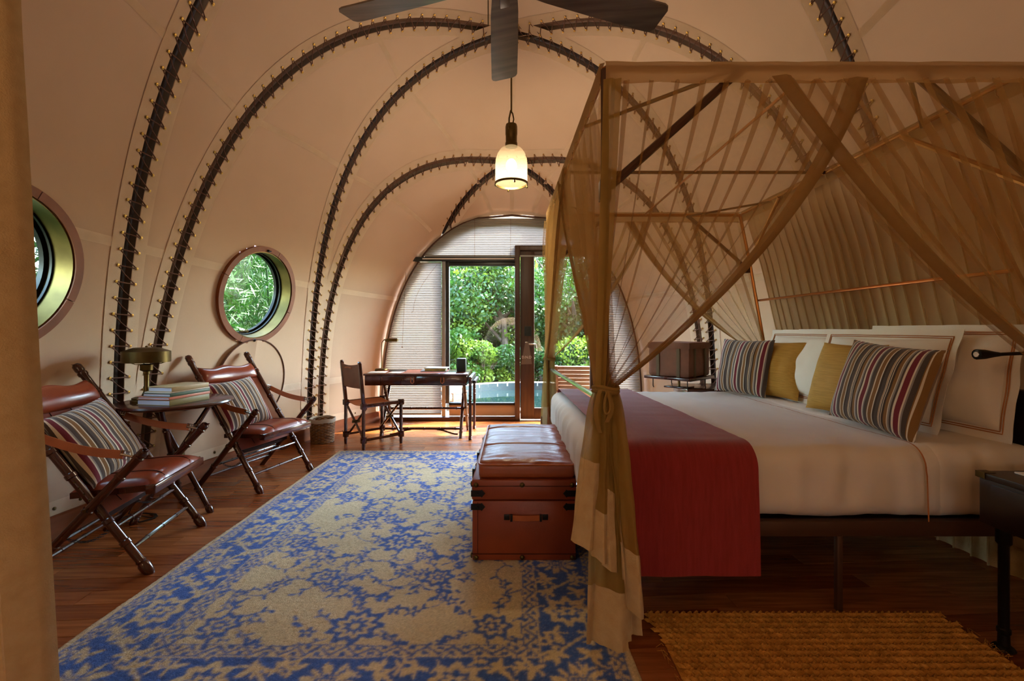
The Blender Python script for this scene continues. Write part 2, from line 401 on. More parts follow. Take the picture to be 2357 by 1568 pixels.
# ribs with lacing
def rib(idx, f, side, u0=0.0, u1=1.0, n=60, grom=True):
    P = [tent(u0+(u1-u0)*i/n, min(f(u0+(u1-u0)*i/n), YE-.01), side, -.05) for i in range(n+1)]
    t = obj('trim_%d' % idx, MB().tube(P, .032, 10), M['rib_dark'] if f in (rib0, rib2, rib4) else M['rib']); t['kind'] = 'structure'
    # arc-length sampling for eyelets
    L = [0]; us = [u0+(u1-u0)*i/200 for i in range(201)]; Q = [tent(u, min(f(u), YE-.03), side) for u in us]
    for a, b in zip(Q, Q[1:]): L.append(L[-1]+(b-a).length)
    k = max(2, int(L[-1]/.105)); lace = MB(); eye = MB(); E = []
    for i in range(k):
        u = float(np.interp((i+.5)/k*L[-1], L, us)); y = f(u); e = []
        for sg in (-1, 1):
            yy = y+sg*(GAP+.028)
            if yy > YE: e.append(None); continue
            p = tent(u, yy, side, .008); e.append(p); nn = tn(p); q = nn.to_track_quat('Z', 'Y').to_matrix().to_4x4(); q.translation = p
            eye.lathe([(.004, 0), (.0085, .003), (.0105, 0), (.0105, -.003), (.004, -.004)], 8, q)
        E.append(e)
    for i in range(k):
        a, b = E[i]
        if a is None or b is None: continue
        lace.tube([a, a.lerp(b, .12)+tn(a)*.0, a.lerp(b, .5)-tn(a)*.012, b], .0045, 5, False)
        if i+1 < k:
            c, d = E[i+1]
            if c is not None: lace.tube([b, b.lerp(c, .5)+tn(b)*.012, c], .004, 5, False)
    if lace.v: obj('lacing', lace, M['rope'], t, kind='stuff')
    if eye.v: obj('eyelets', eye, M['brass_old'], t, kind='stuff')
    return t
idx = 1
for sd in (-1, 1):
    for f, ua in ((rib0, 0), (rib1, 0), (rib2, 0), (rib3, 0), (rib4, U_END)):
        rib(idx, f, sd, ua); idx += 1
# ------------------------------------------------------------------ floor
floor = struct('floor', MB().box((-3, -3.1, -.06), (3, 6.34, -.012)), M['soil'])
kf = NT('floor_boards'); p = kf.n('BsdfPrincipled'); kf.l(p.outputs[0], kf.o.inputs[0])
oi = kf.n('ObjectInfo'); tc = kf.n('TexCoord'); ad = kf.n('VectorMath', operation='ADD'); mp = kf.n('Mapping'); mp.inputs['Scale'].default_value = (2.2, 34, 1)
sc_ = kf.n('VectorMath', operation='SCALE'); cb = kf.n('CombineXYZ')
for i in range(3): kf.l(oi.outputs['Random'], cb.inputs[i])
kf.l(cb.outputs[0], sc_.inputs[0]); sc_.inputs['Scale'].default_value = 37
geo = kf.n('NewGeometry'); kf.l(geo.outputs['Position'], ad.inputs[0]); kf.l(sc_.outputs[0], ad.inputs[1]); kf.l(ad.outputs[0], mp.inputs[0])
no = kf.n('TexNoise'); no.inputs['Scale'].default_value = 1.6; no.inputs['Detail'].default_value = 5; kf.l(mp.outputs[0], no.inputs['Vector'])
c1 = kf.ramp(no.outputs['Fac'], [(.25, hx('7E4E2C')), (.55, hx('9E683F')), (.8, hx('B27C50'))])
c2 = kf.ramp(oi.outputs['Random'], [(0, hx('C49A7C')), (.5, hx('E6CDB4')), (1, hx('FFF0DC'))])
mxc = kf.n('Mix', data_type='RGBA', blend_type='MULTIPLY'); mxc.inputs['Factor'].default_value = 1
kf.l(c1, mxc.inputs['A']); kf.l(c2, mxc.inputs['B']); kf.l(mxc.outputs['Result'], p.inputs['Base Color'])
p.inputs['Roughness'].default_value = .27; p.inputs['Coat Weight'].default_value = .25; p.inputs['Coat Roughness'].default_value = .15
kf.l(kf.bump(no.outputs['Fac'], .06), p.inputs['Normal']); M['floor'] = kf.m
me = bpy.data.meshes.new('plank'); g = MB().box((-.5, -.5, -.5), (.5, .5, .5)); me.from_pydata(g.v, [], g.f); me.materials.append(M['floor'])
PW = .112; ang = math.radians(4); ca, sa = math.cos(ang), math.sin(ang); r0 = random.Random(3); hid = 0; rest = MB()
for j in range(-14, 66):
    yy = j*PW; x = -3.4+r0.random()*.8
    while x < 3.2:
        L = r0.uniform(.9, 1.7); cx, cyy = x+L/2, yy; x += L
        X, Y = cx*ca-cyy*sa, cx*sa+cyy*ca
        if not (-3.4 < Y < 6.26): continue
        hw = halfwidth(min(max(Y, -2.9), 6.2), 0)
        if abs(X)-L/2 > hw+.02: continue
        under = (-1.6 < X-L/2 and X+L/2 < .3 and 1.5 < Y < 4.45) or Y < .9
        bounds = Matrix.LocRotScale(Vector((X, Y, -.006+r0.uniform(-.0006, .0006))), Matrix.Rotation(ang, 4, 'Z').to_quaternion(), Vector((L-.0025, PW-.0025, .012)))
        if under: rest.box((-.5, -.5, -.5), (.5, .5, .5), bounds); continue
        o = bpy.data.objects.new('plank', me); o.matrix_world = bounds; link(o, floor)
obj('hidden_planks', rest, M['floor'], floor, kind='stuff')
# ------------------------------------------------------------------ baseboards following the tent foot
for s, nm in ((-1, 'baseboard_left'), (1, 'baseboard_right')):
    rows = []
    Ys = [-2.6+8.80*i/60 for i in range(61)]
    def foot(Y, inset, z):
        p = tent(0, Y, s); n2 = Vector((tn(Vector((p.x, p.y, .3))).x, tn(Vector((p.x, p.y, .3))).y, 0)).normalized(); q = p-n2*inset; q.z = z; return q
    prof = [(-.06, .13), (.012, .13), (.022, .122), (.026, .0)]
    g = MB(); g.sheet([[foot(Y, a, z) for a, z in prof] for Y in Ys]); struct(nm, g, M['trim_wood'])
    snaps = MB()
    for i in range(46):
        Y = -1+i*.155
        if Y > 6.1: break
        pp = tent(u_of_z(Y, .17), Y, s, .004); q = tn(pp).to_track_quat('Z', 'Y').to_matrix().to_4x4(); q.translation = pp
        snaps.lathe([(.0105, .002), (.0105, -.004), (.005, -.008)], 8, q)
    obj('snap_studs', snaps, M['brass_dark'], bpy.data.objects[nm], kind='stuff')
    g = MB(); g.sheet([[tent(u_of_z(Y, .13), Y, s, .003), tent(u_of_z(Y, .215), Y, s, .003)] for Y in Ys]); obj('foot_flap', g, M['canvas_hem'], bpy.data.objects[nm])
# ------------------------------------------------------------------ round windows
def ring(c, nn, r0, r1, d0, d1, n=64, a0=0, a1=2*PI, mb=None):
    q = nn.to_track_quat('Z', 'Y').to_matrix().to_4x4(); q.translation = c; mb = mb or MB(); full = abs(a1-a0-2*PI) < 1e-6
    rows = []
    for i in range(n+1):
        a = a0+(a1-a0)*i/n; e = Vector((math.cos(a), math.sin(a), 0))
        rows.append([q @ (e*r+Vector((0, 0, d))) for r, d in ((r0, d0), (r1, d0), (r1, d1), (r0, d1), (r0, d0))])
    s0 = len(mb.f); mb.sheet(rows)
    for q in range(s0, len(mb.f)): mb.sm[q] = False
    if not full:
        b = len(mb.v)-(n+1)*5; mb.f += [(b+3, b+2, b+1, b), tuple(b+n*5+k for k in range(4))]; mb.sm += [False, False]
    return mb
M['reveal'] = pbr('reveal', 'B7B48C', .35)
for k, (c, nn) in enumerate(WIN):
    wn = struct('window_%d' % (k+1), ring(c, nn, RI-.005, RI+.012, .16, -.035), M['brass_dark'])       # inner lining edge
    # nn points out of the tent; frame stands proud on the inside
    for a in range(4):
        a0 = a*PI/2+.35+.006; obj('frame_segment', ring(c, nn, RI+.004, RO, .03, -.045, 24, a0, a0+PI/2-.012), M['ring_wood'], wn)
    obj('reveal', ring(c, nn, RI-.004, RI+.004, .17, -.03), M['reveal'], wn)
    obj('sash', ring(c, nn, RI-.03, RI-.002, .145, .115), M['black_metal'], wn); obj('sash', ring(c, nn, RI-.016, RI-.001, .095, .08), M['black_metal'], wn)
    q = nn.to_track_quat('Z', 'Y').to_matrix().to_4x4(); q.translation = c+nn*.13
    obj('pane', MB().add([q @ Vector((math.cos(2*PI*i/48)*(RI-.03), math.sin(2*PI*i/48)*(RI-.03), 0)) for i in range(48)], [tuple(range(48))], False), M['glass_green'], wn)
    up = (Vector((0, 0, 1))-nn*nn.z).normalized(); sd = nn.cross(up)
    pk = c-up*(RO-.035)-nn*.05; kb = MB().ball(pk, .016, 8); kb.tube([pk, pk+nn*.05], .007, 6); obj('knob', kb, M['black_metal'], wn)
    pk = c+up*(RO-.035)-nn*.05; kb = MB().ball(pk, .012, 8); kb.tube([pk-up*.005, pk+sd*.035], .006, 6); obj('latch', kb, M['black_metal'], wn)
    pk = c-up*(RI-.05)+nn*.06; kb = MB().tube([pk, pk-nn*.02], .014, 8); kb.tube([pk-nn*.02, pk-nn*.03-sd*.10], .008, 6); obj('handle', kb, M['brass_dark'], wn)
# ------------------------------------------------------------------ far glazed wall
Y6 = YE-.02
W6 = lambda z: halfwidth(YE, z)-.012
zt = TC*ts(YE)-.012
arch = [Vector((-W6(z), Y6, z)) for z in np.linspace(0, zt*.985, 40)]; arch += [Vector((0, Y6, zt))]; arch += [Vector((-p.x, p.y, p.z)) for p in reversed(arch[:-1])]
rows = [[Vector((p.x*k_, Y6+.03, p.z*k_)) for k_ in (.958+.010*noise.noise((p.x*5, p.z*5, 2))*(p.z > 1.9), 1.03)] for p in arch]
wall = struct('wall_far', MB().tube(arch, .015, 8), M['brown_metal'])
obj('edge_valance', MB().sheet(rows), M['canvas_hem'], wall)
obj('edge_piping', MB().tube([r_[0]-Vector((0, .006, 0)) for r_ in rows], .008, 6), M['canvas_hem'], wall)
piece = lambda x0, x1, z0, z1, m, y0=-.035, y1=.05, nm='mullion': obj(nm, MB().bbox((x0, Y6+y0, z0), (x1, Y6+y1, z1), .004), m, wall)
piece(-1.36, .04, 2.14, 2.20, M['frame_metal'], -.05, .03, 'transom'); piece(-1.2, .03, 2.165, 2.182, M['paper'], -.062, -.05, 'painted_light_slit')  # thin white strip imitates the bright slit of daylight along the transom
piece(-.945, -.895, .06, 2.14, M['white_frame']); piece(-.895, -.845, .23, 2.14, M['frame_metal'], -.02, .05)
piece(-.845, .038, 2.085, 2.14, M['frame_metal'], -.01, .05, 'window_head')
piece(-.85, .038, .205, .24, M['black_metal'], -.03, .05, 'sill'); piece(-.85, .038, .06, .205, M['kick'], .0, .03, 'kick_panel')
piece(-1.74, .04, 0, .05, M['brown_metal'], -.06, .06, 'bottom_rail'); piece(1.25, 1.74, 0, .05, M['brown_metal'], -.06, .06, 'bottom_rail')
wp = struct('window_3', MB().box((-.86, Y6+.02, .24), (.04, Y6+.024, 2.10)), M['glass'])
# door: frame, leaf with stiles, pane, lever, plate
DX0, DX1, DT = .038, 1.25, 2.355
fr = MB(); fr.bbox((DX0, Y6-.06, 0), (DX0+.07, Y6+.07, DT), .004); fr.bbox((DX1-.07, Y6-.06, 0), (DX1, Y6+.07, DT), .004); fr.bbox((DX0+.068, Y6-.06, DT-.07), (DX1-.068, Y6+.07, DT), .004)
door = struct('door_1', fr, M['door_wood'])
obj('stile', MB().bbox((DX0+.075, Y6-.03, .02), (DX0+.262, Y6+.02, DT-.075), .004), M['door_wood'], door)
obj('stile', MB().bbox((DX1-.20, Y6-.03, .02), (DX1-.075, Y6+.02, DT-.075), .004), M['door_wood'], door)
obj('rail', MB().bbox((DX0+.262, Y6-.03, DT-.13), (DX1-.20, Y6+.02, DT-.075), .004), M['door_wood'], door)
obj('rail', MB().bbox((DX0+.262, Y6-.03, .02), (DX1-.20, Y6+.02, .17), .004), M['door_wood'], door)
obj('pane', MB().box((DX0+.262, Y6-.008, .17), (DX1-.20, Y6-.004, DT-.13)), M['glass'], door)
obj('lock_plate', MB().bbox((.168, Y6-.042, 1.14), (.262, Y6-.03, 1.27), .004), M['speaker'], door)
hp = at(1212, 792, Y6-.05); g = MB().bbox((hp.x-.022, Y6-.046, hp.z-.10), (hp.x+.022, Y6-.03, hp.z+.03), .008); g.tube([(hp.x, Y6-.04, hp.z), (hp.x, Y6-.085, hp.z), (hp.x+.02, Y6-.09, hp.z), (hp.x+.115, Y6-.088, hp.z-.004)], .009, 8)
obj('handle', g, M['chrome'], door)
# pleated blinds
def pleats(x0f, x1f, z0, z1, y, ph=.0235, d=.011, n=2):
    m = MB(); k = int((z1-z0)/(ph/2)); rows = []
    for i in range(k+1):
        z = z0+(z1-z0)*i/k; a, b = x0f(z), x1f(z)
        if b-a < .01: continue
        rows.append([Vector((a+(b-a)*j/n, y+(d if i % 2 else 0), z)) for j in range(n+1)])
    m.sheet(rows); m.sm = [False]*len(m.f); return m
def blind(nm_label, x0f, x1f, z0, z1, y):
    r = thing('pleated_blind', nm_label, 'blind', (0, y, z0), group='pleated blinds on the far glazed wall')
    obj('pleats', pleats(x0f, x1f, z0, z1, y), M['blind'], r)
    a, b = x0f(z0), x1f(z0); obj('bottom_rail', MB().bbox((a, y-.006, z0-.022), (b, y+.018, z0), .003), M['white_frame'], r)
    return r
r = blind('arched pale pleated blind filling the top of the far wall', lambda z: -W6(z)+.02, lambda z: W6(z)-.02, 2.225, zt-.05, Y6-.03)
for xx in (-.02, -.5): obj('cord', MB().tube([(xx, Y6-.04, 2.2), (xx, Y6-.04, 2.72)], .002, 4), M['rope'], r)
r = blind('tall pale pleated blind with slanted edge behind the desk', lambda z: -W6(z)+.02, lambda z: -.95, .10, 2.13, Y6-.03)
obj('cord', MB().tube([(-1.0-.04*math.sin(t*PI)*8, Y6-.05, 2.1-t*1.25) for t in np.linspace(0, .5, 8)]+[(-1.35, Y6-.05, 1.45)], .002, 4), M['rope'], r)
g = MB().tube([(-1.42, Y6-.05, 2.05), (-1.47, Y6-.055, 1.0)], .0022, 4); g.ball((-1.47, Y6-.055, .99), .008, 6); obj('pull_cord', g, M['rope'], r)
blind('pale pleated blind between the glass door and the bedside table', lambda z: 1.26, lambda z: max(W6(z)-.02, 1.265), .08, 2.12, Y6-.03)
# do-not-disturb tag
dn = thing('door_tag', 'grey leather tag lettered DND hanging from the door lever', 'sign', (hp.x, Y6-.095, hp.z-.29))
g = MB(); zz = hp.z
prof = [(-.075, zz-.27), (.07, zz-.265), (.04, zz-.06), (.026, zz+.018), (-.02, zz+.018), (-.035, zz-.06)]
g.slab([[Vector((hp.x+a, Y6-.10, b)) for a, b in (prof[0], prof[1])], [Vector((hp.x+a, Y6-.10, b)) for a, b in (prof[5], prof[2])], [Vector((hp.x+a, Y6-.10, b)) for a, b in (prof[4], prof[3])]], .006, (0, 1, 0))
obj('tag', g, pbr('tag_leather', '6E6258', .7), dn)
def text(body, size, m, parent, loc, rot, name='lettering', ext=.0006):
    cu = bpy.data.curves.new(name, 'FONT'); cu.body = body; cu.size = size; cu.extrude = ext; cu.align_x = 'CENTER'; cu.align_y = 'CENTER'
    o = bpy.data.objects.new(name, cu); C.objects.link(o); dg = bpy.context.evaluated_depsgraph_get(); me = bpy.data.meshes.new_from_object(o.evaluated_get(dg))
    bpy.data.objects.remove(o); me.materials.append(m); o = bpy.data.objects.new(name, me); link(o, parent); o.location = Vector(loc)-shift_of(parent); o.rotation_euler = rot; return o
text('D.N.D', .048, M['paper'], dn, (hp.x-.001, Y6-.1025, zz-.175), (PI/2, 0, 0))
# ================================================================== RUG
RX0, RX1, RY0, RY1 = -1.73, .448, 1.375, 4.62
def rug():
    d = .0068; W, L = RX1-RX0, RY1-RY0; nx, ny = int(W/d), int(L/d)
    xs = np.linspace(0, W, nx); ys = np.linspace(0, L, ny); X, Y = np.meshgrid(xs, ys)
    # hand-knotted wobble
    jx = np.zeros_like(X); jy = np.zeros_like(X)
    for k in range(26):
        a = rng.uniform(0, 2*PI); fq = rng.uniform(8, 70); ph = rng.uniform(0, 6.3); amp = .0022*(18/(fq+10))
        jx += amp*np.sin(fq*(X*math.cos(a)+Y*math.sin(a))+ph); jy += amp*np.cos(fq*(X*math.cos(a+1)+Y*math.sin(a+1))+ph*1.7)
    Xw, Yw = X+jx+rng.normal(0, .0010, X.shape), Y+jy+rng.normal(0, .0010, X.shape)
    ink = np.zeros(X.shape, bool)                      # current drawing layer
    def win(x0, x1, y0, y1):
        i0, i1 = max(0, int(y0/L*ny)-1), min(ny, int(y1/L*ny)+2); j0, j1 = max(0, int(x0/W*nx)-1), min(nx, int(x1/W*nx)+2)
        return (slice(i0, i1), slice(j0, j1)) if i1 > i0 and j1 > j0 else None
    def line(P, w, L_=None):
        lay = ink if L_ is None else L_
        for (x0, y0), (x1, y1) in zip(P, P[1:]):
            k = win(min(x0, x1)-w-.01, max(x0, x1)+w+.01, min(y0, y1)-w-.01, max(y0, y1)+w+.01)
            if not k: continue
            px, py = Xw[k]-x0, Yw[k]-y0; dx, dy = x1-x0, y1-y0; t = np.clip((px*dx+py*dy)/(dx*dx+dy*dy+1e-9), 0, 1)
            lay[k] |= np.hypot(px-t*dx, py-t*dy) < w
    def leaf(x, y, a, ln, wd, L_=None, val=True):
        lay = ink if L_ is None else L_; k = win(x-ln*1.1, x+ln*1.1, y-ln*1.1, y+ln*1.1)
        if not k: return
        px, py = Xw[k]-x, Yw[k]-y; u = (px*math.cos(a)+py*math.sin(a))/ln; v = (-px*math.sin(a)+py*math.cos(a))/wd
        s = (u > 0) & (u < 1) & (np.abs(v) < np.sqrt(np.clip(u*(1-u)*4, 0, 1))*.5)
        if val: lay[k] |= s
        else: lay[k] &= ~s
    def disc(x, y, r, val=True, sx=1, sy=1, petals=0, amp=0, ph=0, inner=0):
        k = win(x-r*1.4*sx, x+r*1.4*sx, y-r*1.4*sy, y+r*1.4*sy)
        if not k: return
        px, py = (Xw[k]-x)/sx, (Yw[k]-y)/sy; rr = np.hypot(px, py); R = r*(1+amp*np.cos(petals*np.arctan2(py, px)+ph)) if petals else r
        s = (rr < R) & (rr >= inner)
        if val: ink[k] |= s
        else: ink[k] &= ~s
    def sprig(x, y, a, ln, n=3, w=.004, lf=.035):
        e = (x+ln*math.cos(a), y+ln*math.sin(a)); line([(x, y), e], w)
        for q in range(n):
            t = (q+1)/n; b = a+(.9 if q % 2 else -.9); leaf(x+(e[0]-x)*t, y+(e[1]-y)*t, b, lf, lf*.42)
    def rosette(x, y, r, p=8, hollow=True):
        disc(x, y, r, True, 1, 1, p, .16)
        if hollow: disc(x, y, r*.66, False, 1, 1, p, .2); disc(x, y, r*.42, True, 1, 1, p, .25); disc(x, y, r*.18, False)
    def palmette(x, y, r, a):                         # sunburst with oval eye
        for q in range(16):
            b = a+2*PI*q/16; r0 = r*.42
            leaf(x+r0*math.cos(b), y+r0*math.sin(b)*.8, b+.25*math.sin(q*2.1), r*(.62 if q % 2 else .5), r*.17)
        disc(x, y, r*.40, True, 1.3, .72); disc(x, y, r*.33, False, 1.3, .72)
        for q in range(-2, 3):
            for z in (-1, 0, 1): disc(x+q*r*.14, y+z*r*.1, r*.045, True)
    b_out, b_in, fld = .09, .335, .405
    e = np.minimum(np.minimum(Xw, W-Xw), np.minimum(Yw, L-Yw))
    # ---- field drawing (blue on beige)
    cx = W/2
    for row in range(0, 9):
        y0 = .52+row*.37
        if y0 > L-.45: break
        off = (row % 2)*.28
        for sx in (-1, 1):
            for c_ in range(0, 3):
                x = cx+sx*(off+c_*.56)
                if not (fld+.03 < x < W-fld-.03) or (sx > 0 and off == 0 and c_ == 0): continue
                if (row+c_) % 2 == 0: rosette(x, y0, .105, 9); palm = .12
                else:
                    rosette(x, y0, .075, 7); palm = .09
                for q in range(6):
                    a = q*PI/3+.5*row+sx*.3; sprig(x+palm*math.cos(a), y0+palm*math.sin(a), a+.3*sx, .085, 3, .0042, .036)
                # angular connecting vine
                P = [(x, y0+.12), (x+sx*.07, y0+.17), (x+sx*.06, y0+.23), (x+sx*.16, y0+.28), (x+sx*.24, y0+.25), (x+sx*.33, y0+.35)]
                line(P, .0046)
                for q in (1, 2, 3, 4): sprig(P[q][0], P[q][1], rng.uniform(0, 6.3), .07, 3, .0038, .03)
                P = [(x-sx*.10, y0-.06), (x-sx*.2, y0-.10), (x-sx*.24, y0-.18), (x-sx*.33, y0-.15)]; line(P, .0042)
                for q in (1, 2, 3): leaf(P[q][0], P[q][1], rng.uniform(0, 6.3), .05, .022); disc(P[q][0], P[q][1], .017, True, 1, 1, 5, .4)
    for q in range(46):                                # wandering thin vines
        x, y, a = rng.uniform(fld+.05, W-fld-.05), rng.uniform(fld+.05, L-fld-.05), rng.uniform(0, 6.3); P = [(x, y)]
        for s_ in range(rng.integers(4, 8)):
            a += rng.choice([-1, 1])*rng.uniform(.3, 1.0); x += .06*math.cos(a); y += .06*math.sin(a)
            if not (fld+.01 < x < W-fld-.01 and fld+.01 < y < L-fld-.01): break
            P.append((x, y))
            if rng.random() < .6: leaf(x, y, a+rng.choice([-1, 1])*.9, .038, .016)
        line(P, .0036)
        disc(x, y, .02, True, 1, 1, 5, .4); disc(x, y, .008, False)
    for q in range(110):
        x, y = rng.uniform(fld+.02, W-fld-.02), rng.uniform(fld+.02, L-fld-.02)
        z = rng.integers(0, 3)
        if z == 0: disc(x, y, .026, True, 1, 1, 5, .45, rng.uniform(0, 6)); disc(x, y, .009, False)
        elif z == 1: sprig(x, y, rng.uniform(0, 6.3), .08, 4, .0036, .03)
        else: leaf(x, y, rng.uniform(0, 6.3), .055, .024); leaf(x+.012, y+.012, rng.uniform(0, 6.3), .04, .016)
    field_ink = ink.copy(); ink[:] = False
    # ---- main border drawing (beige on blue): walk along the four sides
    mid = (b_out+b_in)/2; hw = (b_in-b_out)/2
    def side(length, tf):
        n = max(2, round(length/.40)); st = length/n
        def T(u, v): return tf(u, v)
        P = []
        for q in range(int(length/.012)):
            u = q*.012; P.append(T(u, hw*.62*math.sin(2*PI*u/st)))
        line(P, .0065)
        for q in range(n+1):
            u = q*st
            (x, y) = T(u, 0); ax = math.atan2(T(u+.01, 0)[1]-y, T(u+.01, 0)[0]-x)
            if q % 2 == 0:
                disc(x, y, hw*.92, False, 1, 1); palmette(x, y, hw*.88, ax)
            else:
                disc(x, y, hw*.80, False); disc(x, y, hw*.74, True, 1, 1, 8, .14); disc(x, y, hw*.45, False, 1, 1, 8, .2); disc(x, y, hw*.28, True, 1.2, .8, 6, .3); disc(x, y, hw*.1, False)
            for dv in (-1, 1):
                for du in (-.33, .33):
                    (a, b) = T(u+st*.5+du*st*.45, dv*hw*.55); an = rng.uniform(0, 6.3)
                    leaf(a, b, an, .062, .026); leaf(a, b, an+2.2, .05, .021); leaf(a, b, an-2.0, .045, .018); line([(a, b), (a+.05*math.cos(an+1), b+.05*math.sin(an+1))], .005)
                (a, b) = T(u+st*.5, dv*hw*.3); sprig(a, b, ax+dv*1.2, .08, 4, .005, .036)
                (a, b) = T(u+st*.28, -dv*hw*.8); leaf(a, b, ax+.5*dv, .055, .022)
                for r_ in range(3):
                    (a, b) = T(u+rng.uniform(0, st), dv*hw*rng.uniform(.55, .95)); an = rng.uniform(0, 6.3); line([(a, b), (a+.04*math.cos(an), b+.04*math.sin(an)), (a+.07*math.cos(an+.8), b+.07*math.sin(an+.8))], .0045); leaf(a+.04*math.cos(an), b+.04*math.sin(an), an-.9, .04, .017)
    side(L-2*mid, lambda u, v: (mid+v, mid+u)); side(L-2*mid, lambda u, v: (W-mid-v, mid+u))
    side(W-2*mid, lambda u, v: (mid+u, mid+v)); side(W-2*mid, lambda u, v: (mid+u, L-mid-v))
    bord = ink.copy(); ink[:] = False
    # ---- guard bands
    along = np.where((np.minimum(Xw, W-Xw) < np.minimum(Yw, L-Yw)), Yw, Xw)
    def guard(lo, hi, st):
        v = (e-lo)/(hi-lo); fr = np.abs((along/st) % 1-.5)*2; g = np.zeros_like(ink)
        g |= np.abs(v-(.18+.64*fr)) < .11
        g |= (np.abs(((along/st+.5) % 1)-.5) < .13) & (v > .12) & (v < .42)
        g |= (np.abs(((along/st) % 1)-.5) < .13) & (v > .58) & (v < .88)
        g |= (v < .09) | (v > .91)
        return g
    g1 = guard(.032, b_out, .085); g2 = guard(b_in+.006, fld, .10)
    blue = np.where(e < .03, False, np.where(e < b_out, g1, np.where(e < b_in, ~bord, np.where(e < b_in+.008, False, np.where(e < fld, g2, field_ink)))))
    beige = np.array([.58, .50, .31]); bl = np.array([.042, .115, .41])
    t = (blue.astype(float)); k = t.copy()
    k[1:-1, 1:-1] = .5*t[1:-1, 1:-1]+.125*(t[:-2, 1:-1]+t[2:, 1:-1]+t[1:-1, :-2]+t[1:-1, 2:])
    k = np.where(blue, np.maximum(k, .62), np.minimum(k, .38))
    sp = rng.normal(0, 1, X.shape); ab = np.repeat(np.cumsum(rng.normal(0, .25, ny))[:, None], nx, 1); ab -= np.convolve(ab[:, 0], np.ones(60)/60, 'same')[:, None]
    br = np.clip(1+.09*sp+.05*ab, .6, 1.4)[..., None]
    wear = (np.sin(X*9+3*np.sin(Y*4))+np.sin(Y*7+2*np.sin(X*5)))*.03
    col = (beige*(1-k[..., None])+bl*k[..., None])*br*(1+wear[..., None])
    col += (rng.random(X.shape)[..., None] < .05)*np.array([.06, .05, .03])*blue[..., None]
    Z = .011+.0012*rng.normal(0, 1, X.shape)+.003*np.clip(np.sin(X*3.1+1)*np.sin(Y*2.3), 0, 1)
    Z[e < .012] *= .75
    ex = RX0+X+.004*np.sin(Y*9)*((X < .001) | (X > W-.001)); ey = RY0+Y
    v = np.stack([ex, ey, Z], -1).reshape(-1, 3)
    I = np.arange(nx*ny).reshape(ny, nx); f = np.stack([I[:-1, :-1], I[:-1, 1:], I[1:, 1:], I[1:, :-1]], -1).reshape(-1, 4)
    # skirt to the floor
    rim = np.concatenate([I[0, :], I[1:, -1], I[-1, -2::-1], I[-2:0:-1, 0]]); sk_ = v[rim].copy(); sk_[:, 2] = .001; b0 = len(v); n = len(rim); q = np.arange(n)
    f2 = np.stack([rim[q], b0+q, b0+(q+1) % n, rim[(q+1) % n]], -1)
    v = np.concatenate([v, sk_]); f = np.concatenate([f, f2]); cc = np.concatenate([col.reshape(-1, 3), col.reshape(-1, 3)[rim]])
    me = bpy.data.meshes.new('rug'); me.vertices.add(len(v)); me.vertices.foreach_set('co', v.ravel()); me.loops.add(len(f)*4); me.loops.foreach_set('vertex_index', f.ravel().astype(np.int32))
    me.polygons.add(len(f)); me.polygons.foreach_set('loop_start', (np.arange(len(f))*4).astype(np.int32)); me.update(calc_edges=True)
    at_ = me.color_attributes.new('dye', 'FLOAT_COLOR', 'POINT'); at_.data.foreach_set('color', np.concatenate([np.clip(cc, 0, 1), np.ones((len(cc), 1))], 1).ravel().astype(np.float32))
    k_ = NT('wool'); p_ = k_.n('BsdfPrincipled'); k_.l(p_.outputs[0], k_.o.inputs[0]); a_ = k_.n('Attribute', attribute_name='dye'); k_.l(a_.outputs['Color'], p_.inputs['Base Color'])
    p_.inputs['Roughness'].default_value = .95; p_.inputs['Specular IOR Level'].default_value = .15; p_.inputs['Sheen Weight'].default_value = .12
    k_.l(k_.bump(k_.noise(170, 2), .5, .006), p_.inputs['Normal']); me.materials.append(k_.m)
    o = bpy.data.objects.new('rug', me); link(o); tag(o, 'blue and beige Persian style wool rug with floral border', 'rug'); return o
rug()
